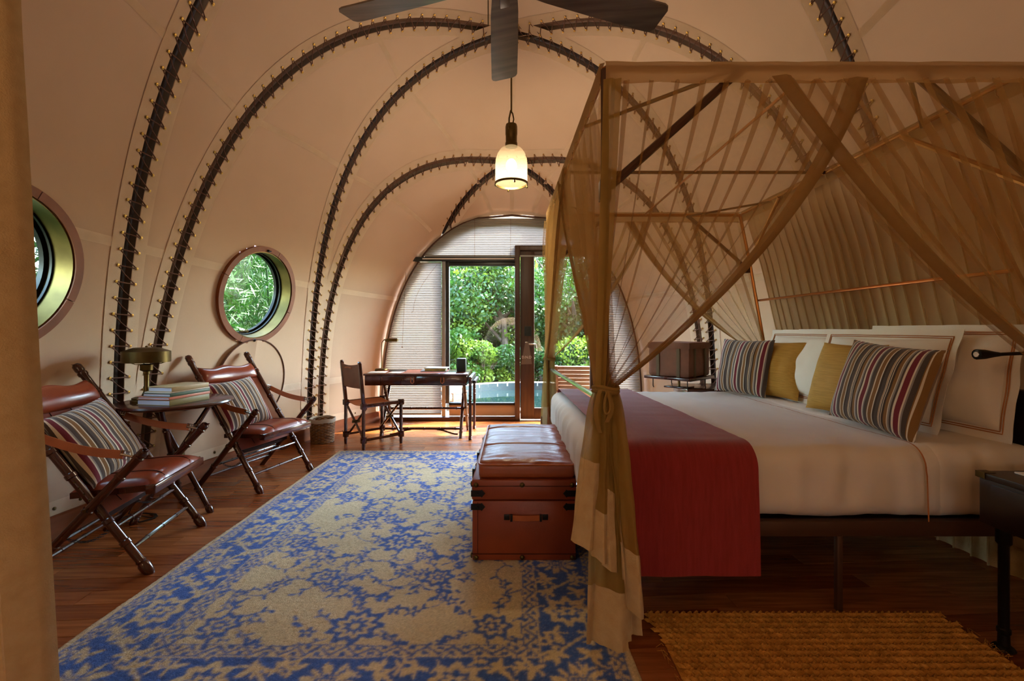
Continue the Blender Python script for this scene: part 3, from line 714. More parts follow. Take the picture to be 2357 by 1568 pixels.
# ================================================================== campaign furniture helpers
def turned(a, b, r, n=10, rings=(), knob=0, foot=0):
    """a turned pole from a to b with raised rings at the given fractions"""
    a, b = Vector(a), Vector(b); m = MB(); pts = []; rad = []
    st = [(0, r*.92), (1, r*.92)]
    for q in rings: st += [(q-.012, r), (q-.008, r*1.22), (q+.008, r*1.22), (q+.012, r)]
    if foot: st += [(.0, r*1.0), (.02, r*1.35), (.045, r*1.35), (.055, r*1.0), (.062, r*1.2), (.07, r)]
    if knob: st += [(.93, r), (.938, r*1.25), (.95, r*1.25), (.955, r), (.965, r*1.2), (.99, r*1.15), (1, r*.7)]
    for t, q in sorted(set(st)): pts.append(a.lerp(b, t)); rad.append(q)
    m.tube(pts, rad, n); return m
def lounge_chair(label, loc, rz):
    t = thing('lounge_chair', label, 'chair', loc, rz, 'campaign lounge chairs')
    W = .285; L = .69
    A0, A1 = lambda s: (0, s*W, .0), lambda s: (-L, s*W, 1.02)
    B0, B1 = lambda s: (-.555, s*(W+.042), .0), lambda s: (.0, s*(W+.042), .63)
    P = lambda s, k: Vector(A0(s)).lerp(Vector(A1(s)), k); Q = lambda s, k: Vector(B0(s)).lerp(Vector(B1(s)), k)
    for s in (-1, 1):
        obj('back_post', turned(A0(s), A1(s), .0205, 12, (.16, .27, .5, .62, .84), 1, 1), M['mahogany'], t, False)
        obj('arm_post', turned(B0(s), B1(s), .0205, 12, (.3, .55, .8), 1, 0), M['mahogany'], t, False)
        g = MB().tube([P(s, .351)-Vector((0, s*.03, 0)), P(s, .351)+Vector((0, s*.075, 0))], .008, 8); obj('pivot_bolt', g, M['brass_dark'], t, False)
    for k in (.125, .235): obj('front_stretcher', turned(P(-1, k), P(1, k), .0105, 8, (.25, .5, .75)), M['mahogany'], t, False)
    for k in (.16, .31): obj('rear_stretcher', turned(Q(-1, k), Q(1, k), .0105, 8, (.25, .5, .75)), M['mahogany'], t, False)
    # seat: wooden tray edge with a domed leather pad
    def seat(x, z): return Vector((x, 0, z))
    sl = lambda x: .440+x*.05
    rows = [[Vector((x, y, sl(x)-.035)) for y in (-.255, .255)] for x in (-.37, -.03)]
    g = MB().slab(rows, .03, (0, 0, 1)); obj('seat_board', g, M['mahogany'], t, False)
    g = MB().bbox((-.036, -.265, sl(0)-.05), (.012, .265, sl(0)-.004), .006); obj('front_rail', g, M['mahogany_red'], t, False)
    rows = []
    for i in range(25):
        a = -1+2*i/24; rows.append([])
        for j in range(33):
            b = -1+2*j/32; x = -.185+a*.185; y = b*.25
            h = .05*(max(0, 1-abs(a)**4)*max(0, 1-abs(b)**5))**.5
            for c_ in (-.55, .55): h -= .005*math.exp(-((b-c_)/.03)**2)
            rows[-1].append(Vector((x, y, sl(x)-.004+h+.0015*noise.noise((x*9, y*9, 1)))))
    obj('seat', MB().sheet(rows), M['leather_red'], t, False)
    for c_ in (-.55, .55):
        pts = [Vector((-.185+a*.18, c_*.25, sl(-.185+a*.18)-.002+.05*(max(0, 1-abs(a)**4)*(1-.55**5))**.5-.001)) for a in np.linspace(-.98, .98, 20)]
        obj('seam', MB().tube(pts, .0022, 5), M['leather_black'], t, False)
    # hanging leather back with padded head roll
    d = Vector((-L, 0, 1.02)).normalized(); nrm = Vector((d.z, 0, -d.x))       # nrm points to the sitter (front)
    rows = []
    for i in range(30):
        k = .30+.60*i/29; rows.append([])
        for j in range(25):
            b = -1+2*j/24; p = P(b, k); sag = (1-b*b)*(.045*math.sin(PI*min(1, (k-.2)/.75))); p = p-nrm*sag
            if i == 29: p += d*(.018*math.cos(b*PI*1.5)*(1-b*b)+.012*(abs(b)**2))
            rows[-1].append(p)
    obj('backrest', MB().slab(rows, .006, -nrm), M['leather_red'], t, False)
    for c_ in (-.33, .2):
        pts = [P(c_, k)-nrm*((1-c_*c_)*.045*math.sin(PI*min(1, (k-.2)/.75))-.002) for k in np.linspace(.32, .83, 14)]
        obj('seam', MB().tube(pts, .002, 5), M['leather_black'], t, False)
    rows = []
    for i in range(15):
        a = i/14*PI; rows.append([])
        for j in range(29):
            b = -1+2*j/28; w_ = math.cos(b*PI*1.5)*(1-b*b)
            k = .845-.055*math.cos(a)+ (.012*w_+.010*b*b)*(.5-.5*math.cos(a)); p = P(b*.965, k); p = p-nrm*((1-b*b)*.022)+nrm*(.046*math.sin(a)*max(0, 1-b**6)**.5)
            rows[-1].append(p)
    obj('head_roll', MB().sheet(rows), M['leather_red'], t, False)
    st = MB()
    for s in (-1, 1):
        for k in np.linspace(.32, .5, 7): st.ball(P(s, k)+Vector((0, s*.019, 0))+nrm*.006, .0055, 6)
        for k in np.linspace(.80, .9, 4): st.ball(P(s*.93, k)+nrm*.012, .005, 6)
    obj('studs', st, M['brass_dark'], t, False, 'stuff')
    # lower back flap under the seat
    rows = [[P(b, k)-nrm*((1-b*b)*.03+.02+(.3-k)*.55) for b in np.linspace(-.9, .9, 13)] for k in np.linspace(.285, .34, 6)]
    obj('back_flap', MB().slab(rows, .006, -nrm), M['leather_black'], t, False)
    for s in (-1, 1):                                  # strap arms with buckle
        a = P(s, .70)+Vector((0, s*.022, 0)); b = Q(s, .935)+Vector((-.02, 0, .012)); rows = []
        a2 = a.lerp(b, .06); b2 = a.lerp(b, .9)
        for i in range(17):
            k = i/16; p = a2.lerp(b2, k)-Vector((0, 0, .018*math.sin(PI*k))); wv = .019; rows.append([p+Vector((0, -wv*.35, -wv)), p+Vector((0, wv*.35, wv))])
        obj('arm_strap', MB().slab(rows, .004, (0, 1, 0)), M['leather_tan'], t, False)
        for q0, q1 in ((b2, b), (a2, a)):
            g = MB(); dd = (q1-q0).normalized(); side_ = dd.cross(Vector((0, 1, 0))).normalized()
            for o_ in (0, .012): g.tube([q0+dd*(o_-.012)+side_*.021, q0+dd*(o_+.012)+side_*.021, q0+dd*(o_+.012)-side_*.021, q0+dd*(o_-.012)-side_*.021], .0028, 6, closed=True)
            g.tube([q0-dd*.01, q1], .006, 6); obj('buckle', g, M['chrome'], t, False)
        g = MB(); c0, c1 = P(s, .235)+Vector((0, -s*.02, .012)), Q(s, .30)+Vector((0, -s*.06, .012))
        for i in range(22):
            k = i/21; p = c0.lerp(c1, k)-Vector((0, 0, .05*math.sin(PI*k))); ax = Vector((1, 0, 0)); o2 = Vector((0, .004, 0)) if i % 2 else Vector((0, 0, .004))
            g.tube([p-ax*.011+o2, p+ax*.011+o2, p+ax*.011-o2, p-ax*.011-o2], .0014, 4, closed=True)
        obj('chain', g, M['black_metal'], t, False, 'stuff')
    return t
def P2(x, y): k = H/(y-YH); return Vector(((x-CX)*k, F*k, 0))
f1, f2 = P2(333, 1324), P2(478, 1207); c1_ = (f1+f2)/2
ch1 = lounge_chair('oxblood leather folding lounge chair half hidden by the cream drape', (c1_.x, c1_.y, 0), math.radians(11))
f1, f2 = P2(601, 1137), P2(717, 1083); c2_ = (f1+f2)/2
ch2 = lounge_chair('oxblood leather folding lounge chair under the whole round window', (c2_.x, c2_.y, 0), math.radians(-14))
# ------------------------------------------------------------------ cushions
def stripes_mat(name, axis=0, width=.5):
    k = NT(name); p = k.n('BsdfPrincipled'); k.l(p.outputs[0], k.o.inputs[0]); p.inputs['Roughness'].default_value = .85; p.inputs['Specular IOR Level'].default_value = .2; p.inputs['Sheen Weight'].default_value = .2
    tc = k.n('TexCoord'); sx = k.n('SeparateXYZ'); k.l(tc.outputs['Object'], sx.inputs[0]); mu = k.n('Math', operation='MULTIPLY_ADD'); mu.inputs[1].default_value = 1/.19; mu.inputs[2].default_value = 10.1
    k.l(sx.outputs[axis], mu.inputs[0]); fr = k.n('Math', operation='FRACT'); k.l(mu.outputs[0], fr.inputs[0])
    mar, tan, gry, cre, dk, blu = hx('6E2430'), hx('7E5A2E'), hx('4A3F3A'), hx('D8CDB8'), hx('3A2A20'), hx('8A8580')
    seq = [(0, cre), (.025, mar), (.14, cre), (.17, blu), (.2, gry), (.30, tan), (.32, cre), (.345, tan), (.45, cre), (.48, dk), (.54, gry), (.63, tan), (.645, cre), (.66, tan), (.675, cre), (.69, gry), (.72, cre), (.735, dk), (.79, tan), (.87, cre), (.89, blu), (.93, gry), (.98, cre)]
    k.l(k.ramp(fr.outputs[0], seq, 'CONSTANT'), p.inputs['Base Color']); k.l(k.bump(k.noise(260, 2), .2), p.inputs['Normal']); return k.m
M['stripes'] = stripes_mat('striped_weave')
def pillow(w, h, th, m, n=26, pinch=.06, seed=0, wr=.006):
    """pillow in the local XZ plane (x width, z height from 0), thickness along y"""
    mb = MB(); sd = seed*7.3
    for sg in (-1, 1):
        rows = []
        for i in range(n+1):
            a = -1+2*i/n; rows.append([])
            for j in range(n+1):
                b = -1+2*j/n; pl = 1-pinch*(1-b*b)*abs(a)**3; pl2 = 1-pinch*(1-a*a)*abs(b)**3
                x, z = a*w/2*pl, h/2+b*h/2*pl2
                t = th/2*max(0, (1-abs(a)**2.6))**.55*max(0, (1-abs(b)**2.6))**.55
                t *= 1+.10*noise.noise((x*5+sd, z*5, sg*2)); t += wr*noise.noise((x*14+sd, z*11, sg))*max(0, 1-max(abs(a), abs(b))**6)
                rows[-1].append(Vector((x, sg*t, z)))
        if sg < 0: rows = [r[::-1] for r in rows]
        mb.sheet(rows)
    return mb
def place(o, base, face_dir, lean, roll=0):
    """stand a pillow on its lower edge at base, face towards face_dir (horizontal), leaning back by lean"""
    fd = Vector((face_dir[0], face_dir[1], 0)).normalized(); x = (-fd).cross(Vector((0, 0, 1))).normalized()      # local -y faces fd
    R = Matrix((x, -fd, Vector((0, 0, 1)))).transposed().to_4x4()
    o.matrix_world = Matrix.Translation(Vector(base)) @ R @ Matrix.Rotation(roll, 4, 'Y') @ Matrix.Rotation(-lean, 4, 'X')
    return o
def cushion(label, w, h, th, m, base, fd, lean, roll=0, seed=0, group=None, name='cushion'):
    o = obj(name, pillow(w, h, th, m, seed=seed), m); g = MB()
    pts = [(-w/2, 0), (w/2, 0), (w/2, h), (-w/2, h)]
    o['label'] = label; o['category'] = 'cushion'
    if group: o['group'] = group
    return place(o, base, fd, lean, roll)
for c_, rz, nm in ((c1_, 11, 'striped cushion on the lounge chair half hidden by the drape'), (c2_, -14, 'striped cushion on the lounge chair under the whole round window')):
    R = Matrix.Rotation(math.radians(rz), 4, 'Z'); off = R @ Vector((-.265, -.03 if rz > 0 else -.09, .455)); fd = R @ Vector((1, 0, 0))
    cushion(nm, .46, .42, .14, M['stripes'], c_+off, fd, math.radians(31), math.radians(-6 if rz > 0 else -3), seed=rz, group='striped cushions')
# ------------------------------------------------------------------ round side table with tripod legs
TCX, TCY, TZ = -2.262, 3.10, .752
t = thing('side_table', 'round polished mahogany tripod table between the two lounge chairs', 'table', (TCX, TCY, 0))
mt = Matrix.Translation((TCX, TCY, 0))
obj('table_top', MB().lathe([(.001, TZ-.03), (.30, TZ-.03), (.325, TZ-.022), (.336, TZ-.012), (.332, TZ-.003), (.32, TZ), (.001, TZ)], 64, mt), M['mahogany'], t)
obj('hub', MB().bbox((TCX-.10, TCY-.05, TZ-.065), (TCX+.10, TCY+.05, TZ-.028), .006), M['mahogany'], t)
for k in range(3):
    a = math.radians(-8+120*k); e = Vector((math.cos(a), math.sin(a), 0)); e2 = Vector((-e.y, e.x, 0))
    top = Vector((TCX, TCY, TZ-.04))-e*.20+e2*.026; bot = Vector((TCX, TCY, 0))+e*.24+e2*.026
    obj('leg', turned(bot, top, .017, 10, (.2, .42, .55, .8), 0, 1), M['mahogany'], t)
g = MB().lathe([(.03, TZ*.5-.02), (.05, TZ*.5-.01), (.05, TZ*.5+.02), (.03, TZ*.5+.03)], 16, mt); obj('collar', g, M['brass_dark'], t)
# brass desk lamp on it
lx, ly = -2.405, 3.03
t = thing('table_lamp', 'antique brass lamp with flat drum shade on the round table', 'lamp', (lx, ly, TZ)); mt = Matrix.Translation((lx, ly, TZ))
obj('base', MB().lathe([(.001, 0), (.085, 0), (.085, .014), (.078, .02), (.078, .03), (.06, .036), (.03, .042), (.001, .045)], 36, mt), M['brass_dark'], t)
obj('stem', MB().lathe([(.028, .04), (.022, .055), (.017, .07), (.017, .10), (.014, .105), (.014, .18), (.018, .185), (.018, .20), (.035, .21), (.036, .245), (.028, .25)], 20, mt), M['brass_dark'], t)
obj('shade', MB().lathe([(.128, .262), (.132, .262), (.132, .333), (.126, .335), (.095, .348), (.085, .352), (.07, .357), (.001, .36)], 48, mt, False), M['brass_dark'], t)
g = MB().lathe([(.006, .358), (.008, .366), (.001, .37)], 10, mt); obj('finial', g, M['brass_old'], t)
g = MB()
for k in range(3):
    a = 2*PI*k/3+.4; g.tube([Vector((lx, ly, TZ+.248))+Vector((math.cos(a), math.sin(a), 0))*r+Vector((0, 0, z)) for r, z in ((.03, 0), (.08, .004), (.127, .022))], .003, 5)
obj('spider', g, M['brass_dark'], t)
# books: pages towards the camera, spines towards +X
def book(label, x0, y0, z0, wx, wy, th, cover, ang_, text_=None, tcol=None):
    t = thing('book', label, 'book', (x0, y0, z0), ang_, 'books stacked on the round table'); hw, hh = wx/2, wy/2
    cm = pbr('cover_'+cover, cover, .45)
    g = MB().box((-hw, -hh, 0), (hw, hh, .0035)); g.box((-hw, -hh, th-.0035), (hw, hh, th)); g.bbox((hw-.004, -hh, 0), (hw+.002, hh, th), .002); obj('cover', g, cm, t, False)
    obj('pages', MB().box((-hw+.006, -hh+.004, .0035), (hw-.004, hh-.004, th-.0035)), M['page'], t, False)
    if text_:
        o = text(text_, th*.42, tcol or M['paper'], t, (0, 0, 0), (PI/2, 0, PI/2)); o.location = (hw+.0026, 0, th/2)
    return t
bx, by, z = -2.225, 3.035, TZ
for lab, wx, wy, th, cv, tx in (('thick olive spined book at the bottom of the table stack', .245, .30, .036, '8A8050', 'GARDENS OF CEYLON'), ('thin salmon spined book second from the bottom of the stack', .235, .31, .017, 'D98C74', 'Letters'),
                                ('dark green spined book third from the bottom of the stack', .205, .30, .021, '4E6A58', 'ISLAND'), ('thin cream spined book lying near the top of the stack', .19, .30, .007, 'D8CDB8', None), ('tan and cream spined book on top of the table stack', .18, .28, .03, 'B09868', None)):
    book(lab, bx+.1225-wx/2, by, z, wx, wy, th, cv, math.radians(-10), None if cv in ('8A8050', 'D98C74') else None); z += th+.0008
# canvas window cover hung from the knob below the whole round window
c, nn = WIN[1]; up = (Vector((0, 0, 1))-nn*nn.z).normalized(); kn = c-up*(RO-.035)-nn*.02
t = thing('window_cover', 'round cream canvas window cover hanging below the round window', 'cover', tuple(kn-Vector((0, 0, .88))))
R_ = .40; sdv = Vector((0, 1, 0)); ctr = kn+Vector((.0, .02, -R_-.0)); rows = []
def coverp(r, a):
    y, z = r*math.sin(a), r*math.cos(a); zz = ctr.z+z; yy = ctr.y+y; x = -halfwidth(yy, max(zz, .05))+.028
    pin = math.exp(-(((y)/.05)**2))*max(0, (z+R_*.2)/R_)*.012
    return Vector((x+pin, yy, zz))
rows = [[coverp(R_*i/14, 2*PI*j/48) for j in range(49)] for i in range(15)]; obj('cloth', MB().sheet(rows), M['canvas'], t)
obj('rim_piping', MB().tube([coverp(R_, 2*PI*j/64)+Vector((.004, 0, 0)) for j in range(64)], .006, 6, closed=True), M['rope'], t)
# ------------------------------------------------------------------ waste basket
t = thing('waste_basket', 'small woven wicker waste basket with white cloth liner', 'basket', (-2.07, 5.03, 0)); mt = Matrix.Translation((-2.07, 5.03, 0))
g = MB()
for k in range(17): g.tube([mt @ Vector(((.113+.012*k/16)*math.cos(a), (.113+.012*k/16)*math.sin(a), .008+k*.0145+.0035*math.sin(a*12+PI*k))) for a in np.linspace(0, 2*PI, 73)[:-1]], .0082, 5, closed=True)
obj('body', g, M['wicker'], t)
obj('bottom', MB().lathe([(.001, .002), (.11, .002), (.11, .008), (.001, .009)], 24, mt), M['wicker'], t)
rows = [[mt @ Vector((r*math.cos(a), r*math.sin(a), z+.004*math.sin(a*5))) for a in np.linspace(0, 2*PI, 41)] for r, z in ((.136, .222), (.138, .25), (.134, .264), (.122, .262), (.118, .20), (.112, .06), (.02, .02))]
obj('liner', MB().sheet(rows), M['white_cloth'], t)
# ------------------------------------------------------------------ writing desk
DY0, DY1, DZ = 5.13, 5.70, .733; DXa, DXb = -1.66, -.49
t = thing('writing_desk', 'long mahogany campaign desk before the glazed wall', 'desk', ((DXa+DXb)/2, (DY0+DY1)/2, 0))
obj('desk_top', MB().bbox((DXa, DY0, DZ-.022), (DXb, DY1, DZ), .006), M['mahogany_red'], t)
obj('apron', MB().bbox((DXa+.015, DY0+.012, .60), (DXb-.015, DY1-.012, DZ-.022), .004), M['mahogany'], t)
obj('leather_inlay', MB().box((DXa+.06, DY0+.05, DZ), (DXb-.28, DY1-.06, DZ+.0012)), M['leather_trunk'], t)
for k in (0, 1):
    x0 = DXa+.04+k*.55; dr = obj('drawer', MB().bbox((x0, DY0+.004, .612), (x0+.53, DY0+.03, DZ-.03), .004), M['mahogany'], t)
    xc = (-1.11 if k == 0 else -.775); pp = [(xc-.016, DY0-.004, .69), (xc-.018, DY0-.008, .64), (xc, DY0-.01, .625), (xc+.018, DY0-.008, .64), (xc+.016, DY0-.004, .69)]
    obj('handle', MB().tube(pp, .006, 6), M['leather_tan'], dr)
for x0 in (DXa+.20, DXb-.07):                          # X-shaped leg frames
    for a, b in ((0, 1), (1, 0)):
        ya, yb = (DY0+.06, DY1-.08) if a == 0 else (DY1-.08, DY0+.06); o_ = .022 if a else -.022
        obj('leg', turned((x0+o_, ya, 0), (x0+o_, yb, .60), .018, 10, (.1, .35, .52, .85), 0, 0), M['mahogany'], t)
for z_, y_ in ((.09, DY0+.15), (.30, (DY0+DY1)/2)): obj('stretcher', turned((DXa+.2, y_, z_), (DXb-.07, y_, z_), .014, 8, (.1, .3, .5, .7, .9)), M['mahogany'], t)
for s_, x0 in ((1, DXa+.26), (-1, DXb-.13)):
    pts = [Vector((x0+s_*.24*k, DY0+.15, .08-.055*math.sin(PI*(1-k)/2)**2*1.0)) for k in np.linspace(0, 1, 8)]; obj('brace', MB().tube(pts, .010, 6), M['mahogany'], t)
# folding side extension with slats on its own poles
for y_, z0 in ((DY0-.01, 0), (DY1-.02, 0)): obj('extension_pole', turned((DXb+.025, y_, z0), (DXb+.025, y_, .70), .0165, 10, (.04, .62, .7), 1, 1), M['mahogany'], t)
obj('extension_rail', MB().bbox((DXb+.005, DY0+.005, .62), (DXb+.045, DY1-.03, .70), .005), M['blackwood'], t)
for k in range(5): obj('slat_end', MB().bbox((DXb+.046, DY0+.06+k*.095, .615), (DXb+.085, DY0+.115+k*.095, .655), .01), M['blackwood'], t)
# things on the desk
bx_, by_ = -1.58, 5.58; t = thing('desk_lamp', 'slim brass pharmacy lamp with half cylinder shade on the desk', 'lamp', (bx_, by_, DZ))
mt = Matrix.Translation((bx_, by_, DZ)); obj('base', MB().lathe([(.001, 0), (.078, 0), (.08, .008), (.07, .02), (.02, .026), (.001, .027)], 32, mt), M['brass_dark'], t)
obj('stem', MB().tube([(bx_, by_, DZ+.02), (bx_, by_, DZ+.28), (bx_+.004, by_, DZ+.335), (bx_+.025, by_, DZ+.366), (bx_+.05, by_, DZ+.375)], .006, 8), M['brass_dark'], t)
rows = [[Vector((x, by_+r*math.cos(a), DZ+.352+r*math.sin(a))) for a in np.linspace(-.25, PI+.25, 17)] for x, r in ((bx_+.045, .012), (bx_+.06, .028), (bx_+.075, .034), (bx_+.185, .034), (bx_+.195, .028), (bx_+.197, .005))]
obj('shade', MB().slab(rows, .002, (0, 0, 1)), M['brass_dark'], t)
t = obj('speaker_box', MB().bbox((-.60, 5.38, DZ+.0015), (-.49-.0, 5.49, DZ+.155), .012), M['speaker']); t.location.x -= .05; t['label'] = 'small dark green speaker box at the end of the desk'; t['category'] = 'speaker'
g = MB()
def flat(nm, label, cat, x0, y0, wx, wy, th, z, ang_, m, grp=None):
    o = obj(nm, MB().bbox((-wx/2, -wy/2, 0), (wx/2, wy/2, th), .0015), m); o.location = (x0, y0, z); o.rotation_euler = (0, 0, ang_); o['label'] = label; o['category'] = cat
    if grp: o['group'] = grp
    return o
Mb = {k: pbr('print_'+k, k, .4, var=v, vscale=14) for k, v in (('2E4A6A', '88A0B0'), ('C9B96A', '6A7A3A'), ('8FA6B8', 'D8D8D0'), ('B9B4A8', 'E6E2DA'))}
flat('magazine', 'blue magazine at the bottom of the small desk stack', 'magazine', -.93, 5.50, .30, .22, .006, DZ+.0015, .08, Mb['2E4A6A'], 'papers on the desk')
flat('magazine', 'thick yellow green magazine in the middle of the small desk stack', 'magazine', -.905, 5.50, .24, .20, .022, DZ+.0082, .02, Mb['C9B96A'], 'papers on the desk')
flat('magazine', 'pale blue magazine on top of the small desk stack', 'magazine', -.895, 5.505, .26, .20, .01, DZ+.0308, -.05, Mb['8FA6B8'], 'papers on the desk')
flat('notebook', 'slim grey notebook lying beside the desk lamp', 'notebook', -1.36, 5.50, .20, .15, .008, DZ+.0015, .1, M['frame_metal'])
flat('leaflet', 'printed leaflet lying at the chair end of the desk', 'leaflet', -1.545, 5.30, .20, .22, .002, DZ+.0015, .1, Mb['B9B4A8'], 'papers on the desk')
flat('leaflet', 'printed leaflet lying in front of the slim notebook', 'leaflet', -1.33, 5.28, .15, .21, .002, DZ+.0015, -.05, Mb['B9B4A8'], 'papers on the desk')
# ------------------------------------------------------------------ folding desk chair
A_, B_, Cc, D_ = P2(797.6, 1020), P2(837.8, 1037.5), P2(923, 1024), P2(878, 1003)
mid = (A_+B_+Cc+D_)/4; wv = ((B_-A_)+(Cc-D_))/2; dv = ((D_-A_)+(Cc-B_))/2; ex_ = dv.normalized(); ey_ = Vector((-ex_.y, ex_.x, 0))
cw, cd = .205, .215                                    # half width, half depth
t = thing('desk_chair', 'folding campaign chair with leather sling seat drawn up to the desk', 'chair', tuple(mid), math.atan2(ex_.y, ex_.x))
for sx in (-1, 1):
    for sy in (-1, 1):
        x, y = sx*cd, sy*cw
        g = MB().tube([(x, y, .0), (x, y, .05)], [.015, .02], 8); g.bbox((x-.025, y-.025, .07), (x+.025, y+.025, .135), .006); g.tube([(x, y, .05), (x, y, .47)], .0185, 8)
        g.bbox((x-.026, y-.026, .415), (x+.026, y+.026, .475), .006); obj('leg', g, M['mahogany'], t, False)
for sy in (-1, 1):
    obj('back_post', MB().bbox((-.016, -.018, 0), (.016, .018, .42), .006, Matrix.Translation((-cd, sy*cw, .468)) @ Matrix.Rotation(math.radians(-6), 4, 'Y')), M['mahogany'], t, False)
    pe = Matrix.Translation((-cd, sy*cw, .468)) @ Matrix.Rotation(math.radians(-6), 4, 'Y') @ Vector((0, 0, .425)); obj('finial', MB().ball(pe, .02, 8, (1, 1, .7)), M['mahogany'], t, False)
    obj('seat_rail', MB().bbox((-cd, sy*cw-.016, .43), (cd, sy*cw+.016, .465), .005), M['mahogany'], t, False)
    obj('foot_rail', MB().tube([(-cd, sy*cw, .10), (cd, sy*cw, .10)], .014, 8), M['mahogany'], t, False)
for sx in (-1, 1):
    for q in (-1, 1): obj('cross_brace', MB().tube([(sx*(cd-.02+.013*q), -q*cw*.95, .11), (sx*(cd-.02+.013*q), q*cw*.95, .42)], .012, 8), M['mahogany'], t, False)
    obj('pivot', MB().tube([(sx*(cd-.02)-.04, 0, .265), (sx*(cd-.02)+.04, 0, .265)], .016, 8), M['brass_dark'], t, False)
rows = [[Vector((-cd+.02+i/10*(2*cd-.04), -cw+j/12*2*cw, .462-.028*math.sin(PI*j/12))) for j in range(13)] for i in range(11)]; obj('seat', MB().slab(rows, .005, (0, 0, -1)), M['leather_tan'], t, False)
Rb = Matrix.Translation((-cd, 0, .468)) @ Matrix.Rotation(math.radians(-6), 4, 'Y')
rows = [[Rb @ Vector((-.008-.018*math.sin(PI*j/14), -cw-.012+j/14*(2*cw+.024), .16+.235*i/8+(.02*(2*j/14-1)**2 if i == 8 else 0)-(.0))) for j in range(15)] for i in range(9)]; obj('backrest', MB().slab(rows, .006, (1, 0, 0)), pbr('leather_brown', '7A4A30', .5, var='6A3E28', vscale=8), t, False)
obj('strap_handle', MB().tube([Rb @ Vector((-.03, y, .36+.012*math.cos(y*14))) for y in np.linspace(-.07, .07, 7)], .008, 6), M['leather_tan'], t, False)

# lamp cord coiled on the floor below the table
g = MB().tube([(-2.53, 3.12, .10), (-2.54, 3.05, .008)]+[(-2.42+(.11-.02*k/40)*math.cos(k*.42), 2.98+(.08-.01*k/40)*math.sin(k*.42), .006+.002*(k % 3)) for k in range(34)], .0035, 6)
tag(obj('power_cord', g, M['black_metal']), 'black lamp cord coiled on the boards below the round table', 'cord')
# ================================================================== BED
BX0, BX1, BY0, BY1, BT = .325, 2.34, 1.985, 3.90, .712
bed = thing('bed', 'king size bed with brown metal base frame and thick mattress', 'bed', ((BX0+BX1)/2, (BY0+BY1)/2, 0))
for y in (BY0+.02, BY1-.02): obj('side_rail', MB().bbox((BX0+.05, y-.02, .335), (BX1, y+.02, .40), .004), M['brown_metal'], bed)
for x in (BX0+.07, BX1-.02): obj('end_rail', MB().bbox((x-.02, BY0+.03, .335), (x+.02, BY1-.03, .40), .004), M['brown_metal'], bed)
for x in (BX0+.10, 1.428, BX1-.04):
    for y in (BY0+.03, BY1-.03): obj('leg', MB().bbox((x-.012, y-.012, 0), (x+.012, y+.012, .337), .002), M['brown_metal'], bed)
obj('slat_base', MB().bbox((BX0+.06, BY0+.03, .36), (BX1-.01, BY1-.03, .395), .004), M['blackwood'], bed)
obj('mattress', MB().rbox((BX0+.035, BY0+.03, .398), (BX1-.005, BY1-.03, BT-.012), .075, (16, 16, 6)), M['sheet'], bed)
def nz(x, y, z): return noise.noise((x, y, z))
def cov(P, n):                                         # creases of the tucked coverlet: pleats on the sides, soft dents on top
    side = 1-abs(n.z)
    along = P.x if abs(n.y) > abs(n.x) else P.y
    v = side*(.012*nz(along*7, P.z*1.3, 3)+.007*nz(along*19, P.z*1.6, 8))
    v += side*.006*math.sin(along*33+4*nz(along*3, P.z, 6))*min(1, max(0, (P.z-.40)/.08))
    v += (1-side)*(.007*nz(P.x*4, P.y*4, 1)+.004*nz(P.x*13, P.y*5, 2))+side*(1-side)*.02*nz(along*15, 3, 5)
    return n*v
cvl = obj('coverlet', MB().rbox((BX0, BY0, .402), (2.335, BY1, BT), .085, (110, 100, 16), cov), M['sheet'])
cvl['label'] = 'white cotton coverlet tucked over the big mattress'; cvl['category'] = 'bed cover'
def over_bed(x, off=.004, y0=BY0, y1=BY1, zb=.41, n=60):  # section across the bed at x: up the near side, over the top, down the far side
    r = .085; p = []
    for z in np.linspace(zb, BT-r, 10): p.append((y0-off, z))
    for a in np.linspace(.1, PI/2, 9): p.append((y0+r-(r+off)*math.cos(a), BT-r+(r+off)*math.sin(a)))
    for y in np.linspace(y0+r+.02, y1-r, n): p.append((y, BT+off))
    for a in np.linspace(.1, PI/2, 9): p.append((y1-r+(r+off)*math.sin(a), BT-r+(r+off)*math.cos(a)))
    for z in np.linspace(BT-r-.02, zb, 10): p.append((y1+off, z))
    return p
rows = []
sec = over_bed(0)
def drape_line(x0, x1, off, zb, nx, wob, nm, m, parent=None, th=None):
    rows = []
    for (y, z) in over_bed(0, off, zb=zb):
        k = (y-BY0)/(BY1-BY0); a = x0(k); b = x1(k); r = []
        for i in range(nx+1):
            x = a+(b-a)*i/nx; d = Vector((0, 0, 0))
            if z < BT-.09: d.y = (wob*nz(x*7, z*2, 4)+wob*.5*nz(x*19, z*2, 9))*(-1 if y < 3 else 1); d.y += (-.02*(BT-z)/.5 if y < 3 else .02*(BT-z)/.5)
            else: d.z = .003*nz(x*6, y*6, 5)+.0025*nz(x*4, y*21, 2)
            r.append(Vector((x, y, z))+d)
        rows.append(r)
    return obj(nm, MB().slab(rows, .0035, (0, 0, .3)) if th else MB().sheet(rows), m, parent)
pip = drape_line(lambda k: 1.77-.06*k, lambda k: 1.777-.06*k, .013, .41, 1, 0, 'piping', M['piping'], cvl)
rn = drape_line(lambda k: .445-.06*k, lambda k: 1.05-.09*k, .022, .187, 26, .008, 'bed_runner', M['runner'], None, True)
rn['label'] = 'deep red woven runner draped across the foot of the bed'; rn['category'] = 'bed runner'
fold = obj('folded_sheet', MB().rbox((1.79, BY0-.006, .405), (2.345, BY1+.006, BT+.006), .088, (30, 80, 14), cov), M['sheet'], cvl)
